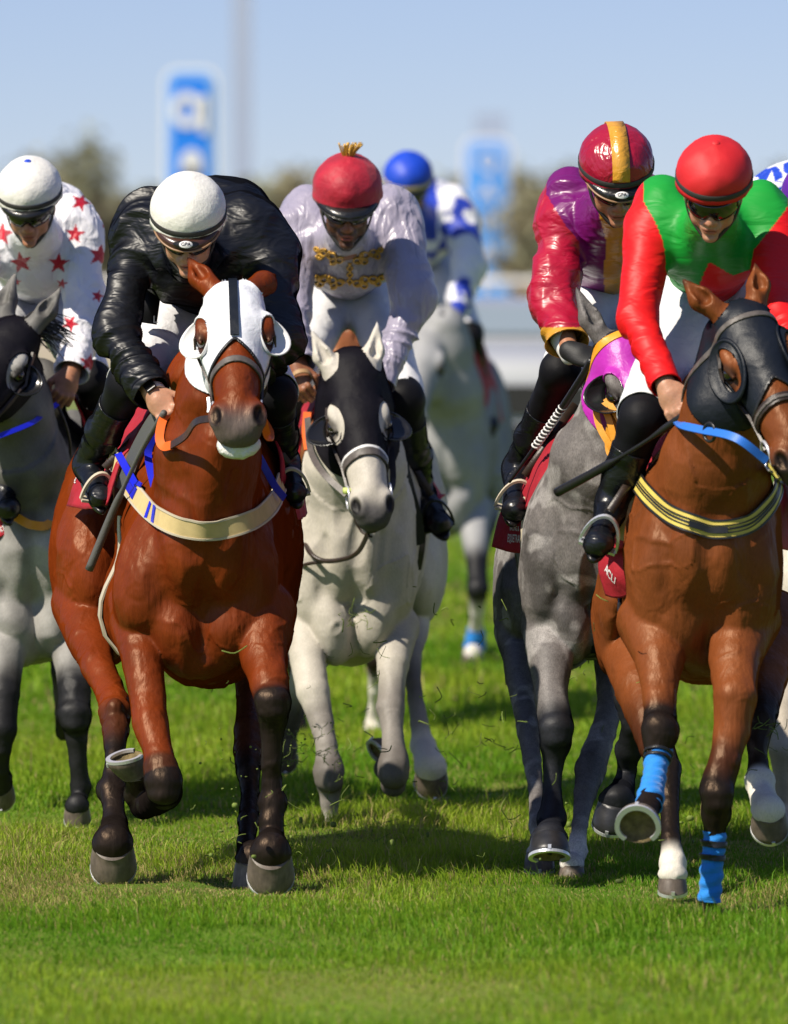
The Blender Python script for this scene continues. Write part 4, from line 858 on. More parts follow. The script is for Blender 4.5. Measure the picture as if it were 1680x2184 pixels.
for q in range(34): spots.append((-160 + q * 60 + rgt.uniform(-18, 18), 395 - 45 * rgt.random() ** 2 - (25 if q % 9 == 4 else 0), rgt.uniform(160, 260), rgt.uniform(205, 275)))
for q in range(26): spots.append(((-220 - q * 85) if q % 2 else (1880 + q * 80), 395 - 60 * rgt.random(), rgt.uniform(180, 280), rgt.uniform(205, 275)))
for px, top, wpx, Y in spots:
    w_ = W(px, 0, Y); hh = CAMH + (HY - top) * Y / F_PX; k += 1
    tree(w_[0], Y, hh, wpx * Y / F_PX, 'leaf_olive' if k % 3 else 'leaf_dry', k, ('olive-green tree in the blurred treeline beyond the turf' if k % 3 else 'dry brownish tree in the blurred treeline beyond the turf') if k > 1 else 'tallest slim tree of the treeline, left of the big blue sign')
def rr_outline(w, h, r, n=8):
    P = []
    for cx_, cz, a0 in ((w / 2 - r, h / 2 - r, 0), (-w / 2 + r, h / 2 - r, pi / 2), (-w / 2 + r, -h / 2 + r, pi), (w / 2 - r, -h / 2 + r, 1.5 * pi)):
        for t in np.linspace(0, pi / 2, n): P.append((cx_ + r * cos(a0 + t), cz + r * sin(a0 + t)))
    return np.array(P)
def plate(name, c, w, h, r, y0, y1, m, parent): A = rr_outline(w, h, r); V, Fq = loft([np.c_[A[:, 0], np.full(len(A), y1), A[:, 1]] + c, np.c_[A[:, 0], np.full(len(A), y0), A[:, 1]] + c]); return obj(name, V, Fq, M[m], parent, smooth=False)
M['sign_soft'] = mat('sign soft blue', (.05, .33, .88), rough=.5)
def sign(px0, px1, py0, py1, Y, label, foot, blue='sign_blue'):
    a, b = W(px0, py0, Y), W(px1, py1, Y); c = (a + b) / 2; w, h = b[0] - a[0], a[2] - b[2]; root = empty('sign_board', (c[0], Y, 0), label, 'sign', 'tall sign boards')
    plate('board', c, w, h, w * .28, -.06, .06, 'sign_white', root); plate('pale_panel', c, w * .86, h - w * .14, w * .22, -.075, -.055, 'sign_pale', root); plate('blue_panel', c, w * .62, h - w * .40, w * .12, -.09, -.07, blue, root)
    for q in (-1, 1): V, Fq = tube([(c[0] + q * w * .3, Y, -.1), (c[0] + q * w * .3, Y, b[2] + .1)], .05, 8); obj('post', V, Fq, M['mast'], root)
    return root, c, w, h
root, c, w, h_ = sign(345, 468, 143, 760, 120, 'tall white-edged blue sign board behind the black-clad jockey', 0)
f0 = lambda px, py: W(px, py, 120) + np.array((0, -.10, 0))
for nm, P, rr in (('glyph_ring', [f0(398 + 24 * cos(t), 235 + 30 * sin(t)) for t in np.linspace(0, 2 * pi, 25)], .055), ('glyph_bar', [f0(434, 205), f0(434, 285)], .05), ('glyph_round', [f0(408 + 12 * cos(t), 352 + 22 * sin(t)) for t in np.linspace(0, 2 * pi, 25)], .07), ('glyph_stem', [f0(408, 360), f0(408, 470)], .10)):
    V, Fq = tube(np.array(P), 0, flat=((0, -1, 0), rr, .01)); obj(nm, V, Fq, M['sign_white'], root, smooth=False)
root, c, w, h_ = sign(985, 1092, 292, 668, 215, 'paler tall blue sign board right of the distant blue-capped jockey', 0, 'sign_soft')
for i_, ch in enumerate('QATAR'): letters('letter', ch, W(1039, 345 + i_ * 66, 215) + np.array((0, -.12, 0)), (1, 0, 0), (0, 0, 1), .62, M['sign_white'], root)
V, Fq = boxm((W(516, 0, 260)[0], 260, 12), (.27, .27, 12.1))
b0 = W(516, 0, 260); mr_ = empty('light_mast', (b0[0], 260, 0), 'tall pale floodlight mast beside the left sign board', 'mast'); obj('mast_pole', V, Fq, M['mast'], mr_, smooth=False)
for q in (-1, 0, 1): V, Fq = boxm((b0[0] + q * .9, 259.8, 24.2), (.38, .18, .5)); obj('floodlight', V, Fq, M['mast'], mr_, smooth=False)
b0 = W(1045, 0, 300); mr_ = empty('signal_tower', (b0[0], 300, 0), 'slim grey tower topped by a box above the right sign board', 'tower'); V, Fq = tube([(b0[0], 300, -.1), (b0[0], 300, 4.6)], .22, 10); obj('tower_pole', V, Fq, M['mast'], mr_); zt = W(0, 265, 300)[2]; V, Fq = boxm((b0[0], 300, zt - .1), (.5, .4, .45)); obj('tower_box', V, Fq, M['mast'], mr_, smooth=False)
# white rail along the far side
M['rail'] = mat('white rail', (.78, .78, .76), rough=.5)
rl = empty('running_rail', (0, 165, 0), 'white running rail on posts across the far side of the turf', 'rail'); V, Fq = tube([(-40, 165, 1.1), (0, 165, 1.1), (40, 165, 1.1)], .06, 8); obj('rail', V, Fq, M['rail'], rl)
for q in range(-13, 14): V, Fq = tube([(q * 3., 165.1, -.05), (q * 3., 165.1, 1.08)], .05, 8); obj('rail_post', V, Fq, M['rail'], rl)
# low sand-coloured building behind the rail
M['sandstone'] = mat('sandstone render', (.52, .40, .26), rough=.9, var=[(.5, .1)]); M['dark_glass'] = mat('window dark', (.05, .06, .07), rough=.2)
bl_ = empty('pavilion', (W(1150, 0, 290)[0], 290, 0), 'low sand-coloured pavilion beyond the right sign board', 'building'); V, Fq = boxm((W(1130, 0, 290)[0], 293, .9), (3.6, 3, 1.05)); obj('wall', V, Fq, M['sandstone'], bl_, smooth=False); V, Fq = boxm((W(1130, 0, 290)[0], 293, 2.02), (3.8, 3.2, .08)); obj('roof', V, Fq, M['sign_white'], bl_, smooth=False)
for q in (-2, -.7, .7, 2): V, Fq = boxm((W(1130, 0, 290)[0] + q * 1.3, 289.98, 1.2), (.4, .03, .35)); obj('window', V, Fq, M['dark_glass'], bl_, smooth=False)
# white car following the field
def car(px, Y):
    x0 = W(px, 0, Y)[0]; root = empty('car', (x0, Y, 0), 'white car following the runners, blurred behind the roan', 'car'); n = 20
    def sec(z0, z1, hw0, hw1, y, rr=.12): return np.array([(x0 - hw0, Y + y, z0), (x0 + hw0, Y + y, z0), (x0 + hw0 + .02, Y + y, (z0 + z1) / 2), (x0 + hw1, Y + y, z1 - rr), (x0 + hw1 - rr, Y + y, z1), (x0 - hw1 + rr, Y + y, z1), (x0 - hw1, Y + y, z1 - rr), (x0 - hw0 - .02, Y + y, (z0 + z1) / 2)])
    V, Fq = loft([sec(.42, .85, .78, .72, 0), sec(.30, .98, .90, .82, .08), sec(.28, 1.08, .94, .88, .6), sec(.28, 1.14, .95, .90, 1.25), sec(.28, 1.12, .95, .90, 3.9), sec(.34, 1.05, .92, .86, 4.5)]); b_ = obj('body', V, Fq, M['car_white'], root, sharp=50); b_.modifiers.new('b', 'BEVEL').width = .03
    V, Fq = loft([sec(1.10, 1.16, .86, .80, 1.15, .04), sec(1.10, 1.38, .86, .70, 1.95), sec(1.10, 1.43, .86, .70, 3.0), sec(1.10, 1.38, .86, .70, 4.1), sec(1.05, 1.12, .84, .80, 4.4, .04)]); obj('cabin', V, Fq, M['car_white'], root, sharp=40)
    V = np.array([(x0 - .80, Y + 1.14, 1.17), (x0 + .80, Y + 1.14, 1.17), (x0 + .66, Y + 1.90, 1.36), (x0 - .66, Y + 1.90, 1.36)]); obj('windscreen', V, np.array([[0, 1, 2, 3]]), M['car_glass'], root, smooth=False, thick=.02, toff=1)
    V, Fq = boxm((x0, Y + .01, .70), (.48, .04, .11)); obj('grille', V, Fq, M['tyre'], root, smooth=False); V, Fq = boxm((x0, Y - .02, .42), (.80, .06, .10)); obj('bumper', V, Fq, M['tyre'], root, smooth=False)
    for q in (-1, 1):
        V, Fq = sphere((x0 + q * .66, Y + .10, .80), (.17, .10, .09), 10); obj('headlight', V, Fq, M['steel'], root)
        for yy in (.85, 3.6): V, Fq = tube([(x0 + q * .98, Y + yy, .34), (x0 + q * .74, Y + yy, .34)], .34, 24); wh = obj('wheel', V, Fq, M['tyre'], root, sharp=40)
        V, Fq = sphere((x0 + q * 1.06, Y + 1.35, 1.2), (.11, .07, .08), 8); obj('mirror', V, Fq, M['car_white'], root)
car(1150, 70)
# torn grass and clods thrown up by the hooves
rng = np.random.default_rng(12); parts = []
for k in range(150):
    c = W(rng.normal(760, 210), rng.uniform(1330, 1850), rng.uniform(27.4, 31)); c[2] = max(c[2], .05)
    if k % 3 == 0: c = W(rng.normal(1180, 260), rng.uniform(1250, 1830), rng.uniform(27, 30)); c[2] = max(c[2], .05)
    d = rng.normal(0, 1, 3); d /= np.linalg.norm(d); L = rng.uniform(.008, .035) * (1.3 if rng.random() < .12 else .8); e = rng.normal(0, .4, 3) * L; parts.append(tube(catmull([c - d * L, c + e, c + d * L], 3), rng.uniform(.0007, .0018), 4))
for k in range(60):
    c = W(rng.normal(610, 45) if k % 2 else rng.normal(500, 40), rng.uniform(1540, 1860), rng.uniform(27.9, 29)); c[2] = max(c[2], .04); parts.append(sphere(c, rng.uniform(.0015, .005, 3), 4))
for cx_, cy_, yy, n_, sp_ in ((694, 1592, 30.7, 26, .035), (764, 1326, 30.75, 14, .022), (606, 1600, 30.4, 26, .030), (1050, 1560, 29.5, 12, .05), (560, 1830, 27.95, 20, .05), (1655, 1560, 27.8, 14, .035)):
    for k in range(n_):
        c = W(cx_, cy_, yy) + rng.normal(0, sp_, 3) * np.array((1, .6, 1.3)); d = rng.normal(0, 1, 3); d /= np.linalg.norm(d); L = rng.uniform(.010, .030); parts.append(tube(catmull([c - d * L, c + rng.normal(0, .35, 3) * L, c + d * L], 3), rng.uniform(.0008, .0017), 4))
for k in range(26): c = W(rng.choice((520, 700, 850, 1180, 1440)) + rng.normal(0, 50), rng.uniform(1700, 1880), rng.uniform(27.3, 30.3)); c[2] = max(c[2], .03); parts.append(sphere(c, rng.uniform(.004, .012, 3), 5))
m_ = mat('torn turf', (.14, .19, .03), rough=.8, var=[(8, .6)])
tag(obj('flying_grass', *join(parts), m_), kind='stuff')

# ================================================================== horse A: bay in the white hood
h = HA = Horse(28.0, dict(BAY, mid=(.06, .018, .008)), 'bay racehorse in a white hood with a cream breastband, galloping in front')
h.E((300, 1120, 1.60), (180, .42, 265)); h.E((205, 1230, 1.45), (98, .32, 205), .08, roll=-6); h.E((560, 1190, 1.25), (85, .45, 190), .08)
h.E((445, 1120, .85), (200, .62, 290)); h.E((430, 1195, .38), (166, .34, 245), .07)
h.E((316, 1240, .20), (78, .17, 145), .05, roll=6); h.E((540, 1225, .20), (60, .16, 140), .05, roll=-5)
h.E((378, 1345, .15), (66, .12, 95), .035, roll=-10); h.E((500, 1325, .15), (72, .12, 95), .035, roll=12); h.E((440, 1405, .42), (95, .34, 62), .06)
h.E((400, 1150, .06), (62, .10, 130), .045); h.E((480, 1150, .06), (60, .10, 130), .045)
h.E((330, 1300, .8), (120, .4, 120), .08); h.C((450, 850, .75), (430, 800, .30), 75, 70, .08)
h.C((440, 1090, .22), (442, 970, .08), 122, 102, .06); h.C((442, 970, .08), (458, 850, .02), 102, 76, .05); h.C((458, 850, .02), (492, 690, .0), 78, 66, .05)
h.C((430, 1100, .0), (470, 940, -.06), 52, 40, .05)
h.leg([(305, 1330, .22, 72, 'c'), (305, 1411, .10, 44, 'c'), (320, 1538, -.02, 36, 'c'), (338, 1610, -.10, 29, 'c'), (342, 1638, -.13, 33, 'm'), (346, 1660, -.14, 36, 'k'), (350, 1690, -.12, 37, 'k')])
h.leg([(350, 1695, -.10, 35, 'k'), (330, 1714, .06, 26, 'k'), (308, 1716, .20, 30, 'k'), (288, 1695, .18, 24, 'k')], ((272, 1614, .12), 84, (-.85, -.25, -.25), (.25, .28, -.95)))
h.leg([(555, 1310, .18, 80, 'c'), (563, 1405, .05, 47, 'c'), (574, 1455, -.03, 38, 'c'), (582, 1498, -.07, 37, 'k'), (581, 1530, -.07, 30, 'k'), (580, 1560, -.06, 23, 'k'), (579, 1630, -.05, 17, 'k'), (580, 1672, -.04, 20, 'k'), (581, 1710, -.04, 28, 'k'), (577, 1752, -.06, 24, 'k'), (578, 1788, -.07, 27, 'k')], ((577, 1868, -.16), 101, 0, 50, 0))
h.leg([(186, 1290, 1.32, 80, 'c'), (195, 1375, 1.1, 46, 'c'), (207, 1420, .95, 34, 'c'), (232, 1466, .85, 31, 'c'), (244, 1502, .75, 34, 'c'), (247, 1556, .62, 28, 'm'), (243, 1612, .50, 17, 'k'), (240, 1650, .44, 20, 'k'), (237, 1686, .40, 31, 'k'), (242, 1724, .34, 23, 'k'), (243, 1756, .30, 28, 'k')], ((242, 1848, .18), 100, -4, 50, 2))
h.leg([(540, 1330, 1.15, 80, 'c'), (533, 1420, .95, 40, 'c'), (533, 1484, .85, 27, 'm'), (529, 1560, .68, 29, 'm'), (529, 1600, .62, 31, 'm'), (530, 1650, .5, 22, 'k'), (533, 1690, .45, 16, 'k'), (530, 1750, .32, 20, 'k'), (525, 1795, .22, 19, 'k'), (530, 1820, .16, 24, 'k')], ((545, 1890, .04), 100, 6, 22, 0))
h.knee((582, 1500, -.09), 37); h.fet((581, 1712, -.04), 28); h.fet((237, 1686, .40), 30); h.knee((347, 1676, -.15), 38); h.fet((530, 1750, .32), 18); h.knee((246, 1525, .68), 36, yaw=180)
h.groove((443, 1200, -.06), (440, 1390, .02), 13); h.groove((330, 1150, -.0), (352, 1300, .0), 9); h.groove((540, 1140, .0), (528, 1290, .0), 9); h.groove((392, 1020, -.07), (412, 1110, -.06), 8); h.groove((500, 1010, -.07), (478, 1110, -.06), 8)
h.head((496, 592, -.10), 1.02, wid=1.09, yaw=1, pitch=45, roll=-2, ears=(((-.125, -.03, -.115), .8), ((.12, -.10, -.10), -.6)))
h.build(.0062)
h.hood('hood_white', lambda H: .265 + 1.0 * np.abs(H[:, 0]) + .9 * np.clip(-.10 - H[:, 1], 0, 1), a=.034, b=.054)
h.hood_edge(lambda H: .265 + 1.0 * np.abs(H[:, 0]) + .9 * np.clip(-.10 - H[:, 1], 0, 1))
for q in (-1, 1): h.cup(q, 'cup_white', h=.048, a=.037, b=.058)
h.strap('hood_strap', [h.hl(0, .02, z) for z in (-.03, .06, .14, .20, .26)], .026, 'hood_slate', .012, .002)
h.band('noseband', (0, 0, .345), (0, .25, 1), .010, 'leather_grey', .007, .006)
for q in (-1, 1):
    h.strap('cheek_strap', [h.hl(q * .09, -.06, .12), h.hl(q * .09, -.09, .25), h.hl(q * .07, -.10, .35), h.hl(q * .07, -.10, .43)], .018, 'leather', .012, .003)
    h.ring((q * .068, -.085, .465), .038, .0045, h.hR @ Ry(radians(90)))
    h.band('hood_edging', (0, 0, 0), (0, 0, 1), .001, 'leather') if False else None
h.strap('bridle_buckle', [h.hl(-.075, -.085, .40), h.hl(-.08, -.095, .45)], .026, 'steel', .016, .004)
VV, FF = sphere(h.hl(0, -.124, .545), np.array((.062, .034, .046)) * h.hs, 14, h.hR); VV += .004 * vnoise(VV * 60, 3)[:, None]; obj('slaver', VV, FF, M['foam'], h.root)
h.girdle('breastband', [(246, 968, .62), (262, 1008, .5), (285, 1042, .36), (320, 1084), (360, 1112), (400, 1125), (440, 1129), (480, 1126), (520, 1115), (555, 1094), (578, 1068, .3), (592, 1030, .5)], .054, 'cream', edge=('cream_edge', (-1, 1), .003))
h.girdle('blue_mark', [(283, 1034, .4), (297, 1058, .33)], .034, 'blue_strap', .0165, .002); h.girdle('blue_mark', [(270, 1022, .45), (290, 1030, .36), (312, 1040, .3)], .014, 'blue_strap', .0175, .002)
for x0 in (326, 338): h.girdle('blue_mark', [(x0 - 2, 1088 + (x0 - 326) * .6), (x0, 1089 + (x0 - 326) * .6), (x0 + 3, 1091 + (x0 - 326) * .6)], .052, 'blue_strap', .0165, .002)
h.drape('saddlecloth', [[(345, 850, .6), (310, 845, .9), (275, 850, 1.2)], [(292, 925, .54), (250, 925, .9), (212, 935, 1.2)], [(256, 1000, .50), (210, 1000, .9), (168, 1010, 1.2)], [(232, 1078, .48), (185, 1086, .9), (140, 1078, 1.2)]], 'cloth_red', wave=.012)
letters('lettering', 'AL', h.p((158, 1022, 1.15)), h.p((175, 1034, 1.0)) - h.p((150, 1016, 1.25)), (.2, -.3, 1), .034, M['white_text'], h.root, h.clothsurf())
h.drape('saddlecloth', [[(560, 850, .6), (585, 850, .9), (600, 860, 1.2)], [(596, 980, .5), (620, 980, .9), (632, 990, 1.2)], [(594, 1060, .46), (632, 1052, .75), (648, 1050, 1.1)], [(590, 1118, .44), (640, 1108, .7), (655, 1095, 1.0)]], 'cloth_red', wave=.008)
letters('lettering', 'QUB', h.p((621, 1060, .7)), h.p((650, 1040, .7)) - h.p((600, 1068, .7)), (-.35, -.2, 1), .031, M['white_text'], h.root, h.clothsurf())
h.strap('girth', [h.p((250, 1100, .62)), h.p((247, 1170, .62)), h.p((262, 1290, .66)), h.p((330, 1400, .7))], .05, 'cream_edge', .008, .003)
for P in ([(252, 968, .50), (275, 1010, .42), (300, 1052, .30), (318, 1075, .22)], [(330, 925, .22), (316, 965, .24), (322, 1010, .2), (332, 1050, .16), (337, 1080, .12)], [(545, 960, .2), (566, 1000, .22), (585, 1035, .28), (606, 1062, .36)]):
    V, Fq = tube(catmull([h.p(q) for q in P], 8), 0, flat=((.1, -1, .2), .011, .003)); obj('blue_strap', V, Fq, M['blue_strap'], h.root, sharp=40)
reins(h, 'rein', [h.hl(-.07, -.09, .47), h.p((418, 900, -.30)), h.p((395, 930, -.16)), h.p((365, 950, -.06))], 0, 'leather', flat=((0, -1, .3), .011, .003))
reins(h, 'rein', [h.p((366, 950, -.06)), h.p((348, 952, -.03)), h.p((340, 935, -.0)), h.p((344, 905, .03)), h.p((352, 885, .05))], 0, 'orange', flat=((0, -1, .2), .013, .004))
reins(h, 'rein', [h.hl(.07, -.09, .47), h.p((572, 935, -.25)), h.p((575, 920, -.1)), h.p((545, 870, .06))], 0, 'orange', flat=((0, -1, .3), .011, .003))
V, Fq = tube(catmull([h.p(q) for q in [(352, 872, .30), (325, 905, .36), (290, 970, .45), (262, 1045, .52)]], 8), 0, flat=((-.3, -1, .3), .022, .009)); obj('foam_pad', V, Fq, M['grey_pad'], h.root, sharp=40)

r = RA = Rider(28.0, 'jockey in black satin silks and a white cap, leaning over the white-hooded bay', 'pale')
r.head((401, 445, .10), pitch=32, yaw=-1, roll=1)
r.torso((415, 548, .48), (455, 600, 1.05), (140, 92), 95, dep=.15, extra=(('e', (478, 475, .80), (112, .24, 104), .10), ('e', (330, 480, .5), (75, .14, 80), .08), ('e', (530, 490, .5), (80, .14, 85), .08)))
r.arm((282, 525, .45), (246, 715, .30), (325, 838, .12), (46, 40, 29), dict(dir=(.55, -.45, -.70), back=(-.45, -.75, .40), curl=.75, mirror=1), amp=.016)
r.arm((575, 540, .45), (592, 725, .30), (505, 850, .14), (62, 47, 33), dict(dir=(-.5, -.5, -.70), back=(.4, -.75, .40), curl=.9, mirror=-1), amp=.016)
r.leg((395, 650, .95), (272, 822, .42), (186, 990, .72), (216, 1062, .54), (74, 50), 43, 27)
r.leg((490, 650, .95), (588, 845, .42), (606, 985, .72), (628, 1050, .56), (74, 50), 42, 27)
r.build('satin_black')
r.cap('cap_white', visor='brown_visor', logo='GPA'); r.goggles()
c = r.p((331, 838, .12)); d = nrm(r.p((355, 880, .05)) - r.p((300, 800, .2))); u_ = nrm(np.cross(d, (0, 1, 0))); v_ = np.cross(d, u_); a = np.linspace(0, 2 * pi, 28, endpoint=False)
V, Fq = tube(c + .031 * (np.cos(a)[:, None] * u_ + np.sin(a)[:, None] * v_), 0, closed=True, flat=(np.cos(a)[:, None] * u_ + np.sin(a)[:, None] * v_, .012, .0025)); wt = obj('watch', V, Fq, M['white_plastic'], r.root, sharp=40)
n_ = nrm(np.array((-.35, -.8, .45))); n_ = nrm(n_ - d * (n_ @ d)); s_ = np.cross(d, n_); V, Fq = boxm(c + n_ * .034, (.019, .017, .005), np.stack([d, s_, n_], 1)); o = obj('watch_case', V, Fq, M['watch_glass'], wt, smooth=False); bv = o.modifiers.new('b', 'BEVEL'); bv.width = .004; bv.segments = 3
V, Fq = boxm(r.p((322, 655, .55)), (.024, .006, .05), Ry(radians(8))); o = obj('name_band', V, Fq, M['legging'], r.root); letters('lettering', 'L', r.p((331, 682, .541)), (1, 0, 0), (0, 0, 1), .03, M['white_text'], o)
whip([r.p(q) for q in [(350, 880, .03), (300, 965, .22), (245, 1082, .38), (190, 1215, .45)]], [(0, .010), (.55, .006), (.62, .012), (1, .013)], 'long grey whip held low beside the white-hooded bay')
stirrups(h, r, 'cream_edge'); saddle(h, (440, 800, .95), (85, .26, 45))
h.tail((300, 930, 2.0))

# ================================================================== horse B: white-grey in the black hood
GREY = dict(coat=(.54, .50, .425), k=(.13, .115, .10), w=(.62, .58, .50), m=(.30, .27, .24), mid=(.27, .245, .215), muz=(.105, .10, .10), eartip=(.45, .43, .40), mat='coat_grey')
def trunk(h, nx=0, nr=1.0):
    h.E((768, 1115, .85), (150, .6, 250)); h.E((832, 1105, 1.55), (122, .42, 238)); h.E((752, 1165, .36), (122, .32, 235))
    h.E((672, 1200, .2), (54, .16, 165), .06, roll=5); h.E((832, 1190, .2), (54, .16, 155), .06, roll=-5)
    h.E((706, 1330, .14), (50, .11, 92), .03, roll=-8); h.E((800, 1312, .14), (50, .11, 92), .03, roll=8); h.E((752, 1365, .42), (72, .3, 50), .05)
    h.E((725, 1160, .07), (44, .09, 115), .04); h.E((785, 1160, .07), (44, .09, 115), .04); h.C((757, 850, .75), (757, 830, .3), 62, 62, .08)
    h.C((757 + nx * .3, 1080, .2), (757 + nx * .6, 985, .06), 118 * nr, 100 * nr, .07); h.C((757 + nx * .6, 985, .06), (756 + nx, 870, .0), 100 * nr, 74, .05); h.C((756 + nx, 870, .0), (752 + nx, 810, -.02), 76, 68, .05)
    h.E((890, 1230, 1.4), (58, .25, 110), .08)
h = HB = Horse(31.0, GREY, 'pale grey racehorse in a black hood with white ears pricked, behind the bay')
trunk(h)
h.leg([(655, 1330, .2, 58, 'c'), (655, 1404, .08, 36, 'c'), (667, 1475, .0, 34, 'c'), (685, 1541, -.05, 25, 'm'), (694, 1587, -.09, 22, 'm'), (702, 1635, -.10, 30, 'k'), (703, 1668, -.09, 27, 'k'), (703, 1709, -.08, 18, 'm'), (704, 1745, -.07, 14, 'w'), (705, 1780, -.05, 17, 'w')], ((706, 1836, -.06), 58, 0, 40, 0))
h.leg([(838, 1340, .2, 56, 'c'), (838, 1419, .06, 32, 'c'), (832, 1511, -.04, 28, 'm'), (837, 1572, -.10, 22, 'm'), (841, 1618, -.13, 27, 'k'), (839, 1650, -.14, 31, 'k')])
h.leg([(838, 1672, -.10, 26, 'k'), (830, 1660, .10, 18, 'k'), (822, 1640, .26, 24, 'k')], ((806, 1606, .24), 62, (-.5, -.2, .85), (.55, .25, -.6)))
h.leg([(868, 1330, 1.3, 50, 'c'), (878, 1400, 1.1, 20, 'm'), (882, 1460, 1.0, 14, 'k'), (895, 1541, .9, 17, 'm'), (903, 1590, .85, 24, 'w')], ((918, 1668, .75), 76, 10, 62, -8))
h.leg([(690, 1340, 1.3, 60, 'c'), (650, 1440, 1.2, 28, 'c'), (622, 1520, 1.3, 22, 'k'), (611, 1560, 1.35, 20, 'k')], ((607, 1618, 1.4), 62, 0, 66, -4))
h.knee((702, 1653, -.12), 32); h.knee((839, 1640, -.14), 31); h.fet((903, 1590, .85), 25); h.groove((752, 1190, -.06), (752, 1370, .02), 12); h.groove((690, 1150, .0), (700, 1290, .0), 8); h.groove((815, 1140, .0), (806, 1270, .0), 8)
h.head((752, 781, -.10), .98, wid=.95, yaw=8, pitch=33, roll=-4, ears=(((-.115, -.005, -.15), .8), ((.105, -.005, -.165), .8)))
h.build(.0062)
h.hood('hood_black', lambda H: .315 + .75 * np.abs(H[:, 0]) + .5 * np.clip(-.10 - H[:, 1], 0, 1), a=.052, b=.074, tilt=-12, h1=-.21)
for q in (-1, 1): h.cup(q, 'cup_black', h=.062, a=.040, b=.058, tilt=-12, lo=.0, c=(.096, -.052, .20))
h.band('noseband', (0, 0, .345), (0, .18, 1), .013, 'leather_grey', .009, .006); h.band('noseband_edge', (0, 0, .328), (0, .18, 1), .005, 'white_plastic', .009, .005)
for q in (-1, 1):
    h.strap('cheek_strap', [h.hl(q * .09, -.06, .12), h.hl(q * .09, -.09, .25), h.hl(q * .07, -.10, .35), h.hl(q * .07, -.10, .43)], .022, 'leather', .012, .004)
    h.ring((q * .070, -.085, .455), .036, .004, h.hR @ Ry(radians(90)))
V, Fq = tube([h.hl(-.052, -.065, .445), h.hl(-.085, -.055, .445)], .011, 10); obj('bit_guard', V, Fq, M['lime'], h.root)
reins(h, 'rein', [h.hl(-.072, -.09, .44), h.p((690, 1010, -.2)), h.p((662, 960, -.05)), h.p((655, 890, .05))], 0, 'leather_grey', flat=((0, -1, .2), .010, .003))
reins(h, 'rein', [h.p((657, 960, -.04)), h.p((652, 920, .02)), h.p((655, 880, .06))], 0, 'orange', flat=((0, -1, .2), .013, .004))
reins(h, 'rein', [h.hl(.072, -.09, .44), h.p((838, 1020, -.2)), h.p((832, 930, .0)), h.p((815, 840, .1))], 0, 'leather', flat=((0, -1, .2), .010, .003))
reins(h, 'martingale', [h.p((648, 1150, .10)), h.p((662, 1180, .0)), h.p((690, 1196, -.04)), h.p((735, 1192, -.10)), h.p((765, 1175, -.16)), h.p((788, 1130, -.30))], .008, 'leather')
reins(h, 'martingale_strap', [h.p((634, 1212, .12)), h.p((655, 1203, .02)), h.p((690, 1198, -.03))], .006, 'leather')
V, Fq = tube([h.hl(-.060, -.10, .46) + np.array((0, -.005, 0))] + [h.hl(-.055 + .05 * t, -.135 - .03 * sin(t * pi), .50 + .08 * t) for t in (.2, .5, .8, 1)], .004, 8); obj('lip_strap', V, Fq, M['leather'], h.root)
h.drape('saddlecloth', [[(830, 850, .55), (850, 850, .9), (868, 860, 1.2)], [(850, 960, .5), (880, 960, .85), (895, 965, 1.15)], [(878, 1060, .48), (905, 1050, .8), (935, 1045, 1.1)], [(894, 1120, .48), (912, 1090, .7), (950, 1055, 1.05)]], 'cloth_red', wave=.008)
h.drape('saddlecloth', [[(680, 850, .55), (650, 850, .9), (632, 860, 1.2)], [(650, 930, .5), (620, 940, .85), (606, 945, 1.15)], [(632, 1010, .5), (604, 1010, .8), (592, 1010, 1.1)]], 'cloth_red', wave=.008)
V, Fq = tube(catmull([h.p(q) for q in [(838, 930, .32), (855, 990, .32), (872, 1055, .34), (886, 1110, .38), (892, 1160, .42)]], 8), 0, flat=((.4, -1, .1), .022, .008)); obj('foam_pad', V, Fq, M['hood_slate'], h.root, sharp=40)
V, Fq = tube(catmull([h.p(q) for q in [(898, 1060, .6), (900, 1110, .6), (896, 1170, .58), (888, 1215, .6)]], 8), 0, flat=((.6, -1, .1), .016, .004)); obj('girth', V, Fq, M['rubber_black'], h.root, sharp=40)

r = RB = Rider(31.0, 'bearded jockey in lilac silks with gold embroidery and a red velvet cap', 'brown')
r.beard = .92
r.head((741, 396, .10), pitch=24, yaw=2, roll=1, sc=1.02)
r.torso((738, 530, .50), (745, 590, 1.05), (112, 84), 76, dep=.14, extra=(('e', (742, 462, .80), (118, .22, 84), .10), ('e', (655, 480, .52), (58, .13, 84), .08), ('e', (832, 478, .52), (60, .13, 84), .08)))
r.arm((632, 492, .46), (622, 655, .30), (634, 782, .14), (45, 37, 31), dict(dir=(.16, -.45, -.88), back=(-.45, -.85, .1), curl=.85, mirror=1), amp=.015, cut=1.0, wrist_r=20)
r.arm((856, 498, .46), (880, 640, .30), (810, 818, .14), (47, 41, 25), dict(dir=(-.3, -.45, -.8), back=(.3, -.85, .2), curl=.9, mirror=-1), amp=.016)
r.leg((706, 628, .95), (612, 835, .42), (590, 1000, .72), (570, 1070, .56), (60, 44), 38, 23)
r.leg((786, 628, .95), (862, 850, .42), (896, 1050, .70), (938, 1118, .52), (62, 44), 40, 28)
r.build('satin_lilac', hair=(.015, .010, .008))
r.cap('cap_red_velvet', band=None, trim='black_visor', peak=.040); r.goggles(z=.006)
def curl(cx, cy, s, ph, turns=1.0, n=26):
    t = np.linspace(0, 1, n); return [(cx + s * (cos(ph + q * turns * 2 * pi) * (1 - .55 * q)), cy + s * .8 * sin(ph + q * turns * 2 * pi) * (1 - .55 * q)) for q in t]
pieces = []
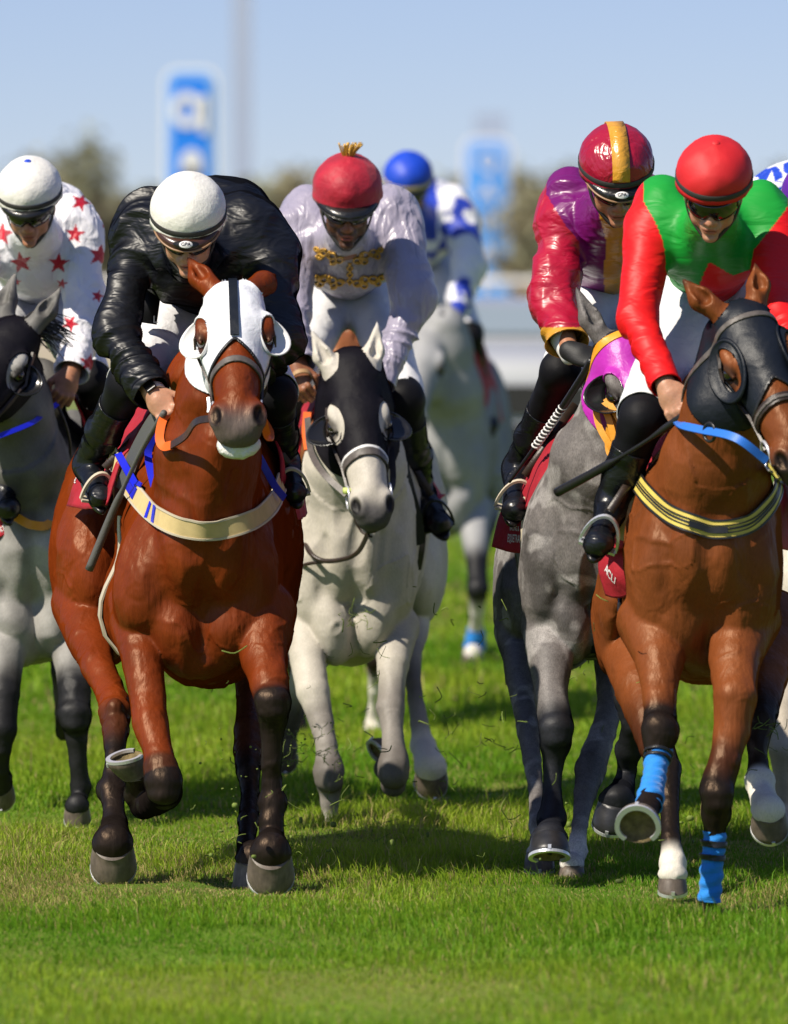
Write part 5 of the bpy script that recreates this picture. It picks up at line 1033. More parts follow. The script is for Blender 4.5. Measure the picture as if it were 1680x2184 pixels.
for sx in (-1, 1):
    for cy in (556, 601):
        cx = 743
        for k, (ox, oy, sz, ph) in enumerate(((18, 2, 10, 0), (34, -4, 11, 2), (32, 8, 9, 4), (52, -4, 11, 1), (60, 5, 9, 3), (68, -7, 7, 5))): pieces.append(curl(cx + sx * ox, cy + oy - abs(ox) * (.25 if cy < 580 else .05), sz, ph * sx, sx * 1.3))
pieces.append([(743 + 3 * sin(t * .9), 560 + t * 2) for t in range(24)]); pieces.append([(748 - 3 * sin(t * .9), 560 + t * 2) for t in range(24)])
for p in pieces:
    q = r.jray(p, .004)
    if len(q) > 6: V, Fq = tube(q, .0038, 6); obj('gold_embroidery', V, Fq, M['gold_thread'], r.jacket)
rng = random.Random(3); ps = []
top = r.ho + r.hR @ np.array((0, -.02, .166)) * r.hs
for k in range(34): a = rng.uniform(0, 2 * pi); q = rng.random() ** .5; b = top + np.array((cos(a) * .018 * q, sin(a) * .018 * q, -.006)); ps.append(tube(catmull([b, b + np.array((cos(a) * .010 * q, sin(a) * .01 * q, .018)), b + np.array((cos(a) * .026 * q + .006, sin(a) * .02 * q, .036 + .012 * rng.random()))], 4), .0022, 5))
obj('gold_tassel', *join(ps), M['gold_thread'], r.root)
b0 = r.p((641, 800, .11)); d = nrm(r.p((652, 860, .03)) - r.p((634, 782, .14))); u_ = nrm(np.cross(d, (0, 1, 0))); v_ = np.cross(d, u_); a = np.linspace(0, 2 * pi, 28, endpoint=False); rad = np.cos(a)[:, None] * u_ + np.sin(a)[:, None] * v_
V, Fq = tube(b0 + d * .012 + .033 * rad, 0, closed=True, flat=(rad, .008, .002)); obj('wristband', V, Fq, M['tan'], r.root, sharp=40)
h.tail((832, 940, 1.95), 'cream_edge'); stirrups(h, r, 'rubber_black'); saddle(h, (755, 800, .95), (72, .26, 42))

# ================================================================== horse C: dappled roan in the magenta hood
ROAN = dict(coat=(.160, .146, .140), k=(.016, .017, .022), w=(.62, .58, .52), m=(.10, .085, .078), muz=(.10, .09, .09), eartip=(.10, .09, .09), mat='coat_roan')
h = HC = Horse(28.4, ROAN, 'dappled grey roan racehorse in a magenta hood and amber bridle')
h.E((1252, 1150, .85), (150, .6, 240)); h.E((1195, 1190, 1.5), (132, .42, 250)); h.E((1110, 1300, 1.38), (52, .26, 150), .08); h.E((1262, 1185, .36), (132, .32, 215))
h.E((1172, 1190, .2), (54, .16, 190), .06, roll=6); h.E((1345, 1200, .2), (56, .16, 160), .06); h.E((1216, 1330, .14), (52, .10, 88), .03, roll=-8); h.E((1310, 1322, .14), (52, .10, 88), .03, roll=8)
h.E((1262, 1345, .42), (72, .3, 50), .05); h.E((1235, 1160, .07), (46, .09, 120), .04); h.E((1292, 1160, .07), (46, .09, 120), .04)
h.C((1272, 1100, .22), (1284, 990, .06), 122, 104, .07); h.C((1284, 990, .06), (1312, 880, .0), 104, 70, .05); h.C((1312, 880, .0), (1332, 760, -.02), 70, 60, .05); h.C((1300, 860, .7), (1300, 840, .3), 60, 60, .08)
h.leg([(1176, 1330, .2, 62, 'c'), (1174, 1406, .08, 45, 'c'), (1176, 1484, .0, 34, 'c'), (1186, 1550, -.06, 35, 'k'), (1185, 1585, -.06, 32, 'k'), (1180, 1632, -.06, 20, 'k'), (1177, 1690, -.08, 17, 'k'), (1175, 1745, -.13, 28, 'k'), (1173, 1766, -.18, 25, 'k')], ((1171, 1826, -.32), 88, 0, -22, 0, 'hoof_black'))
h.leg([(1338, 1330, .2, 58, 'c'), (1330, 1405, .1, 38, 'k'), (1340, 1490, .05, 29, 'k'), (1346, 1550, .05, 19, 'k'), (1341, 1600, .1, 26, 'k'), (1336, 1645, .14, 18, 'k'), (1328, 1680, .1, 22, 'k')], ((1306, 1756, .02), 88, -12, 30, 12, 'hoof_black'))
h.leg([(1108, 1345, 1.3, 56, 'c'), (1110, 1445, 1.05, 29, 'c'), (1120, 1515, .9, 24, 'c'), (1127, 1562, .8, 24, 'm'), (1134, 1620, .68, 20, 'm'), (1142, 1679, .58, 15, 'm'), (1148, 1760, .45, 19, 'm'), (1149, 1805, .42, 16, 'w')], ((1150, 1854, .36), 66, 0, 10, 0))
h.leg([(1328, 1380, 1.2, 66, 'c'), (1306, 1484, .95, 31, 'c'), (1285, 1562, .8, 28, 'm'), (1259, 1640, .65, 33, 'm'), (1247, 1690, .55, 25, 'm'), (1236, 1757, .44, 16, 'm'), (1228, 1815, .36, 22, 'w'), (1223, 1840, .32, 20, 'w')], ((1219, 1876, .26), 58, 0, 12, 0))
h.knee((1186, 1560, -.08), 35); h.fet((1175, 1745, -.13), 27); h.fet((1341, 1600, .10), 25)
h.head((1333, 704, -.04), 1.0, yaw=24, pitch=36, roll=-4, ears=(((-.105, .0, -.165), .9), ((.08, -.03, -.17), .8)))
def dapple(s, V, N, col):
    n = vnoise(V * 15, 31) + .6 * vnoise(V * 28, 32); w = sstep(.05, .55, n) * .55 * (np.linalg.norm(col, axis=1) > .15); dk = sstep(.05, .8, fbm(V * 5, 35)) * .5; return col * (1 - dk[:, None]) * (1 - w[:, None]) + np.array((.40, .38, .365)) * w[:, None]
h.build(.0065, colfn=dapple)
h.hood('hood_purple', lambda H: .315 + .15 * np.sin(H[:, 0] * 60) * .06 + .35 * np.abs(H[:, 0]), z0=.035, a=.036, b=.056, tilt=8, h1=-.165)
h.cup(-1, 'cup_black', h=.065, a=.036, b=.056, tilt=8)
h.band('browband', (0, 0, .028), (0, .12, 1), .014, 'yellow_rubber', .009, .005); h.band('browband_edge', (0, 0, .010), (0, .12, 1), .004, 'rubber_black', .010, .005)
for z0, z1, a in ((.05, .40, -.10), (.12, .44, -.13), (.2, .46, -.15)): h.strap('amber_strap', [h.hl(-.095, -.08, z0 + .08), h.hl(-.09, a, (z0 + z1) / 2 + .04), h.hl(-.07, a, z1)], .020, 'yellow_rubber', .011, .004)
for k, P in enumerate(([(1268, 850, -.12), (1276, 905, -.14), (1300, 950, -.16), (1322, 985, -.16)], [(1284, 860, -.14), (1300, 900, -.16), (1312, 950, -.17), (1318, 990, -.17)], [(1292, 850, -.14), (1322, 900, -.17), (1328, 945, -.18), (1316, 1000, -.17)], [(1300, 905, -.15), (1296, 945, -.15), (1304, 970, -.16), (1330, 945, -.17)])):
    V, Fq = tube(catmull([h.p(q) for q in P], 8), 0, flat=((-.2, -1, .1), .0095, .003)); obj('amber_rein', V, Fq, M['yellow_rubber'], h.root, sharp=40)
reins(h, 'rein', [h.p((1262, 870, -.08)), h.p((1236, 930, .05)), h.p((1230, 1000, .0)), h.p((1252, 1055, -.03)), h.p((1285, 1085, -.05))], .006, 'leather')
h.drape('saddlecloth', [[(1262, 872, .40), (1235, 880, .60), (1205, 890, .95)], [(1206, 950, .34), (1172, 960, .50), (1138, 975, .85)], [(1162, 1020, .34), (1130, 1030, .50), (1100, 1040, .85)], [(1140, 1075, .36), (1120, 1085, .5), (1096, 1090, .8)]], 'cloth_red', wave=.010)
h.drape('saddlecloth_tail', [[(1142, 1050, .58), (1112, 1050, .62), (1090, 1055, .70)], [(1124, 1110, .55), (1095, 1108, .60), (1064, 1108, .68)], [(1118, 1180, .55), (1088, 1178, .60), (1048, 1166, .68)]], 'cloth_red', wave=.006)
letters('lettering', 'EQUETRAI', h.p((1090, 1149, .58)), h.p((1118, 1151, .56)) - h.p((1056, 1146, .68)), (0, 0, 1), .034, M['white_text'], h.root, h.clothsurf(), .42)
letters('lettering', 'RACING &', h.p((1092, 1127, .58)), h.p((1118, 1129, .56)) - h.p((1056, 1124, .68)), (0, 0, 1), .022, M['white_text'], h.root, h.clothsurf(), .5)
V, Fq = tube(catmull([h.p(q) for q in [(1124, 1060, .55), (1118, 1150, .55), (1121, 1230, .6), (1140, 1300, .65)]], 8), 0, flat=((-.6, -1, .1), .012, .004)); obj('girth', V, Fq, M['cream_edge'], h.root, sharp=40)

r = RC = Rider(28.4, 'jockey in purple and crimson satin with a gold-striped crimson cap', 'tan')
r.head((1314, 340, .10), pitch=33, yaw=5, roll=-2)
r.torso((1285, 495, .50), (1300, 590, 1.05), (92, 84), 76, dep=.14, extra=(('e', (1310, 430, .8), (108, .22, 84), .10), ('e', (1212, 455, .52), (58, .13, 88), .08), ('e', (1380, 455, .52), (50, .13, 80), .08)))
r.arm((1196, 470, .46), (1182, 640, .32), (1214, 748, .15), (50, 46, 38), dict(dir=(.80, -.40, -.30), back=(-.1, -.55, .85), curl=.85, mirror=1, sc=1.12), glove=True, amp=.018, cuffext=.02, cut=.82)
r.arm((1385, 470, .46), (1392, 620, .34), (1345, 760, .2), (46, 42, 30), dict(dir=(-.2, -.45, -.8), back=(.3, -.85, .2), curl=.9, mirror=-1), glove=True)
r.leg((1286, 630, .95), (1194, 790, .45), (1106, 1000, .78), (1098, 1085, .56), (64, 44), 39, 31, top=.40)
r.leg((1352, 630, .95), (1400, 830, .45), (1420, 1000, .72), (1428, 1080, .56), (60, 42), 37, 24)
def ccol(x, y, V, N):
    c = np.tile(np.array((.155, .004, .125)), (len(V), 1)); c[x < np.interp(y, [414, 440, 480, 516, 700], [1165, 1180, 1205, 1235, 1240])] = (.40, .006, .032); c[(y > 698) & (x < 1260)] = (.62, .30, .03)
    c[(x > np.interp(y, [455, 516, 570], [1276, 1293, 1288])) & (x < 1350) & (y > 452) & (N[:, 1] < .2)] = (.62, .30, .03); return c
r.build('satin_multi', ccol)
r.cap('cap_crimson', stripe='gold_satin', button='gold_satin', logo='GPA'); r.goggles()
D = SDF(); D.cone(r.p((1200, 724, .20)), r.p((1214, 760, .16)), r.u(27), r.u(19), .01); V, Q = D.mesh(.005); obj('cuff', V, Q, M['white_plastic'], r.root)
whip([r.p(q) for q in [(1262, 768, .02), (1236, 812, .12), (1185, 890, .30), (1134, 962, .42), (1086, 1028, .50)]], [(0, .012), (.45, .012), (.5, .008), (1, .005)], 'black whip with a pink and white binding beside the roan', 'rubber_black', binding=(.42, .74, 12, .011, 'white_plastic'))
h.tail((1200, 1010, 1.95)); stirrups(h, r, 'cream_edge', (0,)); saddle(h, (1290, 800, .95), (72, .26, 42))

# ================================================================== horse D: bay in the slate hood
h = HD = Horse(27.2, dict(BAY, coat=(.180, .050, .0140), mid=(.06, .018, .008), muz=(.055, .042, .040)), 'brown bay racehorse in a dark slate hood with blue leg bandages')
h.E((1468, 1125, .85), (188, .6, 270)); h.E((1438, 1110, 1.55), (160, .42, 260)); h.E((1503, 1180, .36), (152, .33, 265)); h.E((1300, 1290, 1.35), (45, .28, 160), .08)
h.E((1408, 1200, .2), (72, .17, 185), .06, roll=5); h.E((1604, 1190, .2), (64, .17, 175), .06, roll=-5); h.E((1440, 1300, .15), (66, .11, 115), .03, roll=-6); h.E((1580, 1290, .15), (66, .11, 115), .03, roll=6)
h.E((1503, 1395, .45), (92, .32, 60), .05); h.E((1472, 1165, .07), (52, .1, 125), .04); h.E((1544, 1165, .07), (52, .1, 125), .04); h.C((1510, 870, .75), (1520, 850, .3), 72, 70, .08)
h.C((1512, 1085, .22), (1522, 985, .08), 128, 108, .07); h.C((1522, 985, .08), (1548, 870, .0), 108, 84, .05); h.C((1548, 870, .0), (1572, 730, .0), 84, 72, .05)
h.leg([(1398, 1330, .2, 82, 'c'), (1406, 1406, .08, 50, 'c'), (1406, 1490, -.02, 34, 'c'), (1407, 1530, -.05, 32, 'k'), (1408, 1562, -.10, 35, 'k'), (1404, 1592, -.11, 27, 'k'), (1398, 1630, -.14, 20, 'k'), (1394, 1665, -.20, 19, 'k'), (1386, 1705, -.30, 24, 'k'), (1376, 1735, -.36, 25, 'k')], ((1360, 1764, -.46), 96, -8, -64, 0))
lf = h.legs[-1]
h.leg([(1582, 1320, .2, 88, 'c'), (1569, 1406, .08, 54, 'c'), (1568, 1484, -.02, 45, 'c'), (1560, 1562, -.04, 39, 'c'), (1545, 1621, -.07, 33, 'm'), (1527, 1685, -.09, 36, 'k'), (1527, 1735, -.09, 33, 'k'), (1523, 1780, -.08, 21, 'k'), (1519, 1835, -.08, 16, 'k'), (1514, 1885, -.07, 18, 'k'), (1511, 1915, -.07, 18, 'k')], ((1506, 1990, -.02), 66, 0, 62, 0))
h.leg([(1342, 1330, 1.3, 84, 'c'), (1366, 1470, 1.0, 54, 'c'), (1400, 1590, .8, 38, 'm'), (1426, 1640, .7, 28, 'k'), (1428, 1720, .6, 21, 'k'), (1430, 1790, .5, 20, 'k'), (1434, 1840, .45, 27, 'w'), (1434, 1862, .42, 23, 'w')], ((1434, 1900, .36), 64, 0, 15, 0))
h.leg([(1645, 1330, 1.3, 80, 'c'), (1637, 1445, 1.0, 46, 'c'), (1625, 1540, .8, 32, 'k'), (1616, 1590, .75, 23, 'k'), (1617, 1635, .72, 22, 'k'), (1621, 1665, .68, 30, 'w'), (1627, 1695, .64, 27, 'w')], ((1640, 1765, .52), 82, 6, 52, -8))
h.knee((1407, 1560, -.10), 37); h.knee((1529, 1700, -.11), 37); h.fet((1621, 1662, .66), 29); h.groove((1516, 1195, -.06), (1508, 1400, .02), 13); h.groove((1420, 1140, .0), (1432, 1270, .0), 9); h.groove((1610, 1120, .0), (1598, 1260, .0), 9)
h.head((1574, 634, -.10), 1.03, wid=1.0, yaw=12, pitch=32, roll=-14, ears=(((-.125, -.01, -.105), .8), ((.085, -.01, -.10), .8)))
h.build(.0062)
h.hood('hood_slate', lambda H: .285 + .95 * np.abs(H[:, 0]) + .6 * np.clip(-.10 - H[:, 1], 0, 1), a=.038, b=.062, tilt=6, h1=-.20)
h.hood_edge(lambda H: .285 + .95 * np.abs(H[:, 0]) + .6 * np.clip(-.10 - H[:, 1], 0, 1))
for q in (-1, 1): h.cup(q, 'hood_slate', h=.020, a=.044, b=.068, lo=.7, tilt=6, flare=.30, rim=.012)
h.band('browband', (0, 0, .075), (0, .1, 1), .008, 'leather_grey', .010, .006)
h.band('noseband', (0, 0, .355), (0, .22, 1), .013, 'leather', .009, .007); h.band('noseband_edge', (0, 0, .355), (0, .22, 1), .004, 'leather_grey', .012, .007)
for q in (-1, 1):
    h.strap('cheek_strap', [h.hl(q * .09, -.06, .10), h.hl(q * .09, -.09, .25), h.hl(q * .07, -.10, .36), h.hl(q * .07, -.10, .44)], .020, 'leather', .012, .004)
    h.ring((q * .072, -.09, .46), .042, .005, h.hR @ Ry(radians(90)))
reins(h, 'rein', [h.hl(-.074, -.10, .47), h.p((1570, 935, -.30)), h.p((1500, 918, -.17)), h.p((1456, 908, -.08)), h.p((1444, 900, .02))], 0, 'blue_web', flat=((0, -1, .3), .012, .003))
a = np.linspace(0, 2 * pi, 24, endpoint=False); V, Fq = tube(h.p((1513, 922, -.19)) + np.stack([.6 * np.cos(a) * .026, -.8 * np.cos(a) * .026, np.sin(a) * .026], 1), .005, 8, closed=True); obj('rein_stop', V, Fq, M['rubber_black'], h.root)
reins(h, 'rein', [h.hl(.074, -.10, .47), h.p((1690, 950, -.2)), h.p((1700, 850, .05))], 0, 'blue_web', flat=((0, -1, .3), .012, .003))
pb = [(1352, 985, .6), (1362, 1022, .42), (1392, 1062), (1440, 1100), (1495, 1124), (1550, 1130), (1600, 1112), (1632, 1080), (1650, 1045, .4), (1655, 1000, .6)]
h.girdle('breastplate', pb, .050, 'yellow_web', edge=('rubber_black', (-1.0, 1.0), .0028)); h.girdle('stripe', pb, .005, 'rubber_black', .0155); [h.girdle('stripe', [(q[0], q[1] + o_) + tuple(q[2:]) for q in pb], .003, 'rubber_black', .0155) for o_ in (-8, 8)]
h.girdle('breastplate_label', [(1470, 1118), (1510, 1130), (1550, 1132)], .018, 'rubber_black', .018)
for P in ([(1446, 930, .33), (1408, 985, .32), (1382, 1032, .30)], [(1364, 1040, .31), (1342, 1095, .31), (1326, 1152, .32)]):
    V, Fq = tube(catmull([h.p(q) for q in P], 8), 0, flat=((-.5, -1, .2), .020, .005)); obj('tan_strap', V, Fq, M['cream'], h.root, sharp=40)
V, Fq = boxm(h.p((1366, 1040, .28)), (.016, .008, .020), Ry(radians(40))); obj('breastplate_buckle', V, Fq, M['rubber_black'], h.root)
h.drape('saddlecloth', [[(1452, 880, .42), (1425, 890, .55), (1395, 900, .8)], [(1402, 985, .37), (1362, 998, .43), (1322, 1010, .60)], [(1362, 1080, .35), (1325, 1090, .41), (1295, 1098, .58)], [(1345, 1165, .35), (1312, 1175, .41), (1284, 1180, .58)]], 'cloth_red', wave=.010)
h.drape('saddlecloth_tail', [[(1344, 1160, .48), (1310, 1165, .53), (1272, 1170, .62)], [(1345, 1215, .46), (1312, 1220, .51), (1280, 1222, .60)], [(1356, 1262, .46), (1326, 1275, .52), (1296, 1268, .60)]], 'cloth_red', wave=.010)
letters('lettering', 'ACLI', h.p((1299, 1226, .52)), h.p((1320, 1262, .5)) - h.p((1278, 1196, .6)), (.5, -.2, .8), .042, M['white_text'], h.root, h.clothsurf(), .8)
h.drape('saddle_pad', [[(1334, 1180, .62), (1322, 1190, .8)], [(1345, 1260, .6), (1334, 1270, .8)], [(1362, 1350, .62), (1352, 1350, .8)]], 'grey_pad', wave=.004)
V, Fq = tube(catmull([h.p(q) for q in [(1322, 1275, .58), (1322, 1310, .50), (1338, 1345, .45), (1368, 1362, .40)]], 8), .007, 8); obj('girth_strap', V, Fq, M['rubber_black'], h.root)
h.drape('saddlecloth', [[(1640, 900, .55), (1665, 905, .85), (1690, 910, 1.1)], [(1652, 1010, .5), (1680, 1015, .8), (1705, 1020, 1.1)], [(1660, 1110, .48), (1690, 1110, .75), (1715, 1110, 1.05)], [(1664, 1170, .5), (1690, 1175, .72), (1715, 1170, 1.0)]], 'cloth_red', wave=.008)
bl = [(1405, 1596, -.11, 27), (1399, 1630, -.14, 21), (1394, 1665, -.20, 20), (1387, 1700, -.29, 24), (1383, 1718, -.32, 25)]
bo = h.wrap('bandage', bl, 3.5, 'bandage_blue')
for t in (.30, .62): a, b = bl[0], bl[1]; P = tuple(a[i] + (b[i] - a[i]) * t * 1.0 for i in range(4)); Q_ = tuple(a[i] + (b[i] - a[i]) * (t + .17) for i in range(4)); o = h.wrap('bandage_tape', [P, Q_], 8, 'rubber_black')
bl = [(1524, 1774, -.08, 21), (1521, 1815, -.08, 19), (1517, 1860, -.075, 20), (1512, 1922, -.07, 21)]; h.wrap('bandage', bl, 3.5, 'bandage_blue')
for y0, y1 in ((1793, 1806), (1822, 1834)): h.wrap('bandage_tape', [(1523 - (y0 - 1780) * .08, y0, -.08, 19), (1523 - (y1 - 1780) * .08, y1, -.08, 18)], 9, 'rubber_black')

r = RD = Rider(27.2, 'jockey in a green top with red sleeves and a plain red cap', 'pale')
r.head((1523, 368, .12), pitch=32, yaw=-4, roll=4, sc=.98)
r.torso((1512, 520, .50), (1510, 600, 1.05), (120, 84), 84, dep=.14, extra=(('e', (1515, 450, .8), (118, .22, 84), .10), ('e', (1410, 462, .54), (64, .13, 86), .08), ('e', (1622, 470, .54), (66, .13, 86), .08)))
r.arm((1384, 490, .46), (1360, 680, .30), (1420, 822, .10), (54, 40, 28), dict(dir=(.36, -.40, -.85), back=(-.5, -.8, .25), curl=.35, mirror=1), amp=.010)
r.arm((1650, 500, .46), (1650, 640, .30), (1690, 730, .1), (56, 44, 30), dict(dir=(-.2, -.45, -.8), back=(.3, -.85, .2), curl=.9, mirror=-1), amp=.010)
r.leg((1486, 630, .95), (1370, 894, .24), (1304, 1078, .34), (1276, 1160, .16), (84, 56), 47, 32, top=.34)
r.leg((1580, 630, .95), (1690, 880, .42), (1725, 1050, .72), (1740, 1130, .54), (84, 56), 44, 26)
def dcol(x, y, V, N):
    red = (x < np.interp(y, [430, 480, 520, 551, 575, 620, 700, 820], [1372, 1400, 1415, 1419, 1419, 1432, 1455, 1490])) | (x > np.interp(y, [440, 457, 535, 570], [1680, 1668, 1606, 1600])) | ((y > np.interp(x, [1490, 1497, 1512, 1563, 1602], [610, 592, 559, 588, 574])) & (x > 1492) & (N[:, 1] < .3))
    return np.where(red[:, None], np.array((.72, .008, .010)), np.array((.010, .30, .035)))
r.build('lycra_multi', dcol, fold=.75, lips=(.42, .12, .09))
r.cap('cap_red', button='cap_red', visor=None); r.goggles(z=-.002)
whip([r.p(q) for q in [(1462, 884, .0), (1440, 898, .04), (1370, 946, .14), (1280, 1000, .28), (1188, 1050, .42)]], [(0, .010), (.12, .012), (.35, .011), (.45, .006), (.66, .006), (.70, .013), (1, .014)], 'black whip held low across the roan by the red-capped jockey', 'rubber_black')
stirrups(h, r); saddle(h, (1510, 800, .95), (85, .26, 45))
h.tail((1440, 930, 2.0))

# ================================================================== horse S: grey at the left edge, rider with stars
SG = dict(coat=(.27, .26, .24), k=(.012, .012, .013), w=(.60, .56, .50), m=(.14, .13, .12), muz=(.06, .055, .055), eartip=(.40, .38, .34), mat='coat_grey')
h = HS = Horse(30.9, SG, 'dark-legged grey racehorse with its black-hooded head turned away')
h.tf = (752, 1.0, 74)
trunk(h, -48, .88); h.tf = None
h.leg([(-25, 1330, .2, 60, 'c'), (8, 1390, .08, 44, 'm'), (8, 1480, .0, 33, 'k'), (2, 1556, -.03, 33, 'k'), (0, 1600, -.03, 22, 'k'), (0, 1640, .0, 19, 'k'), (0, 1660, .05, 25, 'k')], ((2, 1700, .1), 62, 0, 60, 0))
h.leg([(150, 1335, .2, 62, 'c'), (157, 1410, .08, 42, 'c'), (158, 1475, .0, 33, 'k'), (159, 1528, -.03, 35, 'k'), (162, 1575, -.03, 22, 'k'), (167, 1624, -.02, 17, 'k'), (172, 1676, .0, 23, 'k'), (168, 1705, .0, 18, 'k')], ((165, 1748, -.05), 58, 0, 40, 0))
h.leg([(150, 1330, 1.3, 60, 'c'), (140, 1430, 1.1, 30, 'k'), (138, 1520, 1.2, 20, 'k'), (137, 1560, 1.3, 18, 'k')]); h.leg([(-10, 1330, 1.3, 60, 'c'), (-6, 1430, 1.1, 30, 'k'), (-4, 1560, .9, 26, 'k')])
h.knee((159, 1528, -.05), 34); h.head((34, 668, -.08), 1.02, yaw=-26, pitch=38, roll=10, ears=(((-.08, .0, -.16), .8), ((.10, .0, -.13), .6)))
h.build(.0075, colfn=lambda s, V, N, c: c * (1 + 1.3 * (sstep(2.6, 1.6, np.linalg.norm((s.H - (.095, -.05, .20)) / (.03, .04, .045), axis=1)) * (c.mean(1) > .1))[:, None]) * (1 + .45 * fbm(V * 9, 15)[:, None] * (c.mean(1) > .06)[:, None]) * (1 - .52 * sstep(1125, 1060, HY - (V[:, 2] - CAMH) * F_PX / V[:, 1]))[:, None])  # shade over head and neck, above the lit chest, painted into the coat
h.hood('hood_black', lambda H: .36 + .5 * np.abs(H[:, 0]), a=.040, b=.062, tilt=10, z0=-.03, h1=-.16)
h.cup(1, 'cup_black', h=.045, a=.036, b=.052, tilt=10, lo=.0, c=(.098, -.06, .20))
h.strap('cheek_strap', [h.hl(.09, -.06, .10), h.hl(.09, -.09, .25), h.hl(.07, -.10, .36), h.hl(.07, -.10, .46)], .022, 'leather', .012, .004); h.ring((.07, -.09, .46), .04, .005, h.hR @ Ry(radians(90)))
h.tail((150, 940, 1.95)); rng = random.Random(8); tf = []
for k in range(70):
    b = h.hl(.01 + .05 * rng.random(), -.02 - .06 * rng.random(), -.02 + .05 * rng.random()); e = np.array((.05 + .09 * rng.random(), .08 * rng.random(), .02 - .10 * rng.random())); tf.append(tube(catmull([b, b + e * .5 + np.array((0, 0, .035 * rng.random())), b + e], 5), np.linspace(.004, .001, 11), 5))
o = obj('mane', *join(tf), M['mane'], h.root)
reins(h, 'rein', [h.hl(.07, -.09, .46), h.p((62, 905, -.18)), h.p((90, 885, -.06)), h.p((122, 862, .05))], 0, 'blue_strap', flat=((0, -1, .2), .008, .003))
reins(h, 'rein', [h.p((120, 860, .05)), h.p((138, 900, .05)), h.p((150, 960, .1)), h.p((142, 1060, .15))], .005, 'leather')
reins(h, 'martingale', [h.p((140, 1000, .12)), h.p((112, 1108, .0)), h.p((70, 1120, -.05)), h.p((25, 1098, -.03)), h.p((-20, 1080, .0))], 0, 'yellow_rubber', flat=((0, -1, .2), .014, .004))
h.drape('saddlecloth', [[(150, 820, .5), (175, 830, .8), (200, 840, 1.1)], [(170, 880, .5), (195, 890, .8), (215, 900, 1.1)], [(190, 960, .5), (205, 965, .8), (225, 970, 1.1)]], 'cloth_red')
h.drape('saddlecloth', [[(-20, 1060, .06), (10, 1065, .03), (24, 1075, .05)], [(-20, 1110, .05), (12, 1105, .02), (28, 1108, .04)], [(-20, 1160, .05), (8, 1142, .02), (26, 1132, .04)]], 'cloth_red')
letters('lettering', 'RTAN', h.p((8, 1122, -.02)), (1, 0, .3), (-.3, 0, 1), .026, M['white_text'], h.root, h.clothsurf())
r = RS = Rider(30.9, 'jockey in white silks scattered with red stars and a white cap', 'tan')
r.head((62, 400, .10), pitch=28, yaw=-4, roll=0, sc=.95)
r.torso((72, 535, .50), (70, 600, 1.05), (104, 82), 76, dep=.14, extra=(('e', (85, 460, .8), (108, .22, 80), .10), ('e', (-20, 480, .52), (58, .13, 84), .08), ('e', (156, 492, .52), (52, .13, 80), .08)))
r.arm((-34, 500, .46), (-60, 660, .30), (-20, 810, .14), (48, 40, 28), dict(dir=(.3, -.45, -.8), back=(-.3, -.85, .2), curl=.9, mirror=1), amp=.014)
r.arm((172, 500, .46), (182, 680, .32), (150, 795, .14), (46, 40, 30), dict(dir=(-.25, -.45, -.85), back=(.4, -.85, .2), curl=.95, mirror=-1), amp=.014, wrist_r=20)
r.leg((112, 640, .95), (196, 812, .45), (216, 950, .72), (225, 1020, .58), (60, 44), 36, 23); r.leg((34, 640, .95), (-44, 830, .30), (-8, 1000, .06), (18, 1084, -.10), (60, 44), 36, 27)
st = [(160, 500, 22, .1), (212, 545, 26, .2), (45, 560, 25, -.2), (125, 562, 24, .05), (4, 500, 26, .1), (172, 432, 22, .4), (208, 632, 15, .3), (190, 775, 22, .2), (132, 605, 12, .2), (230, 470, 20, 0), (150, 690, 20, .5), (-40, 560, 25, .1), (100, 440, 22, 0), (36, 602, 10, 0)]
def scol(x, y, V, N):
    m = np.zeros(len(V), bool)
    for a, b, R, ro in st: m |= star_in(x, y, a, b, R, ro)
    return np.where(m[:, None], np.array((.50, .012, .030)), np.array((.80, .79, .82)))
r.build('silk_white', scol, hj=.0045)
r.cap('cap_white', visor='black_visor', trim=None, button='cap_blue', peak=.026); r.goggles(z=0)

# ================================================================== E, F, G: the horses behind
def legs_T(h, f='c', k='k'):
    h.leg([(655, 1330, .2, 62, 'c'), (650, 1405, .08, 40, f), (648, 1480, .0, 33, k), (648, 1570, -.05, 33, k), (648, 1630, -.0, 22, k), (648, 1690, .06, 18, k), (648, 1745, .02, 24, k)], ((648, 1800, .0), 66, 0, 30, 0))
    h.leg([(838, 1340, .2, 60, 'c'), (845, 1430, .06, 37, f), (850, 1510, -.04, 30, k), (852, 1570, -.12, 32, k), (850, 1640, -.05, 21, 'w'), (846, 1700, .05, 18, 'w'), (842, 1740, .08, 24, 'w')], ((836, 1795, .05), 64, 0, 35, 0))
    h.leg([(868, 1330, 1.3, 55, 'c'), (858, 1430, 1.1, 30, k), (850, 1520, 1.3, 26, k), (848, 1600, 1.4, 20, k), (846, 1680, 1.5, 20, k)], ((846, 1730, 1.5), 64, 0, 40, 0)); h.leg([(650, 1330, 1.3, 60, 'c'), (668, 1440, 1.1, 28, k), (672, 1530, 1.3, 24, k), (674, 1640, 1.4, 20, k)], ((674, 1690, 1.4), 64, 0, 40, 0))
h = HE = Horse(36.6, dict(BAY, coat=(.26, .09, .035)), 'bay racehorse glimpsed behind the white-grey horse')
h.tf = (752, 31.0 / 36.6, 722); trunk(h); legs_T(h); h.head((752, 781, -.10), 1.0, yaw=0, pitch=35, ears=None); h.build(.011); h.tail((832, 940, 1.95))
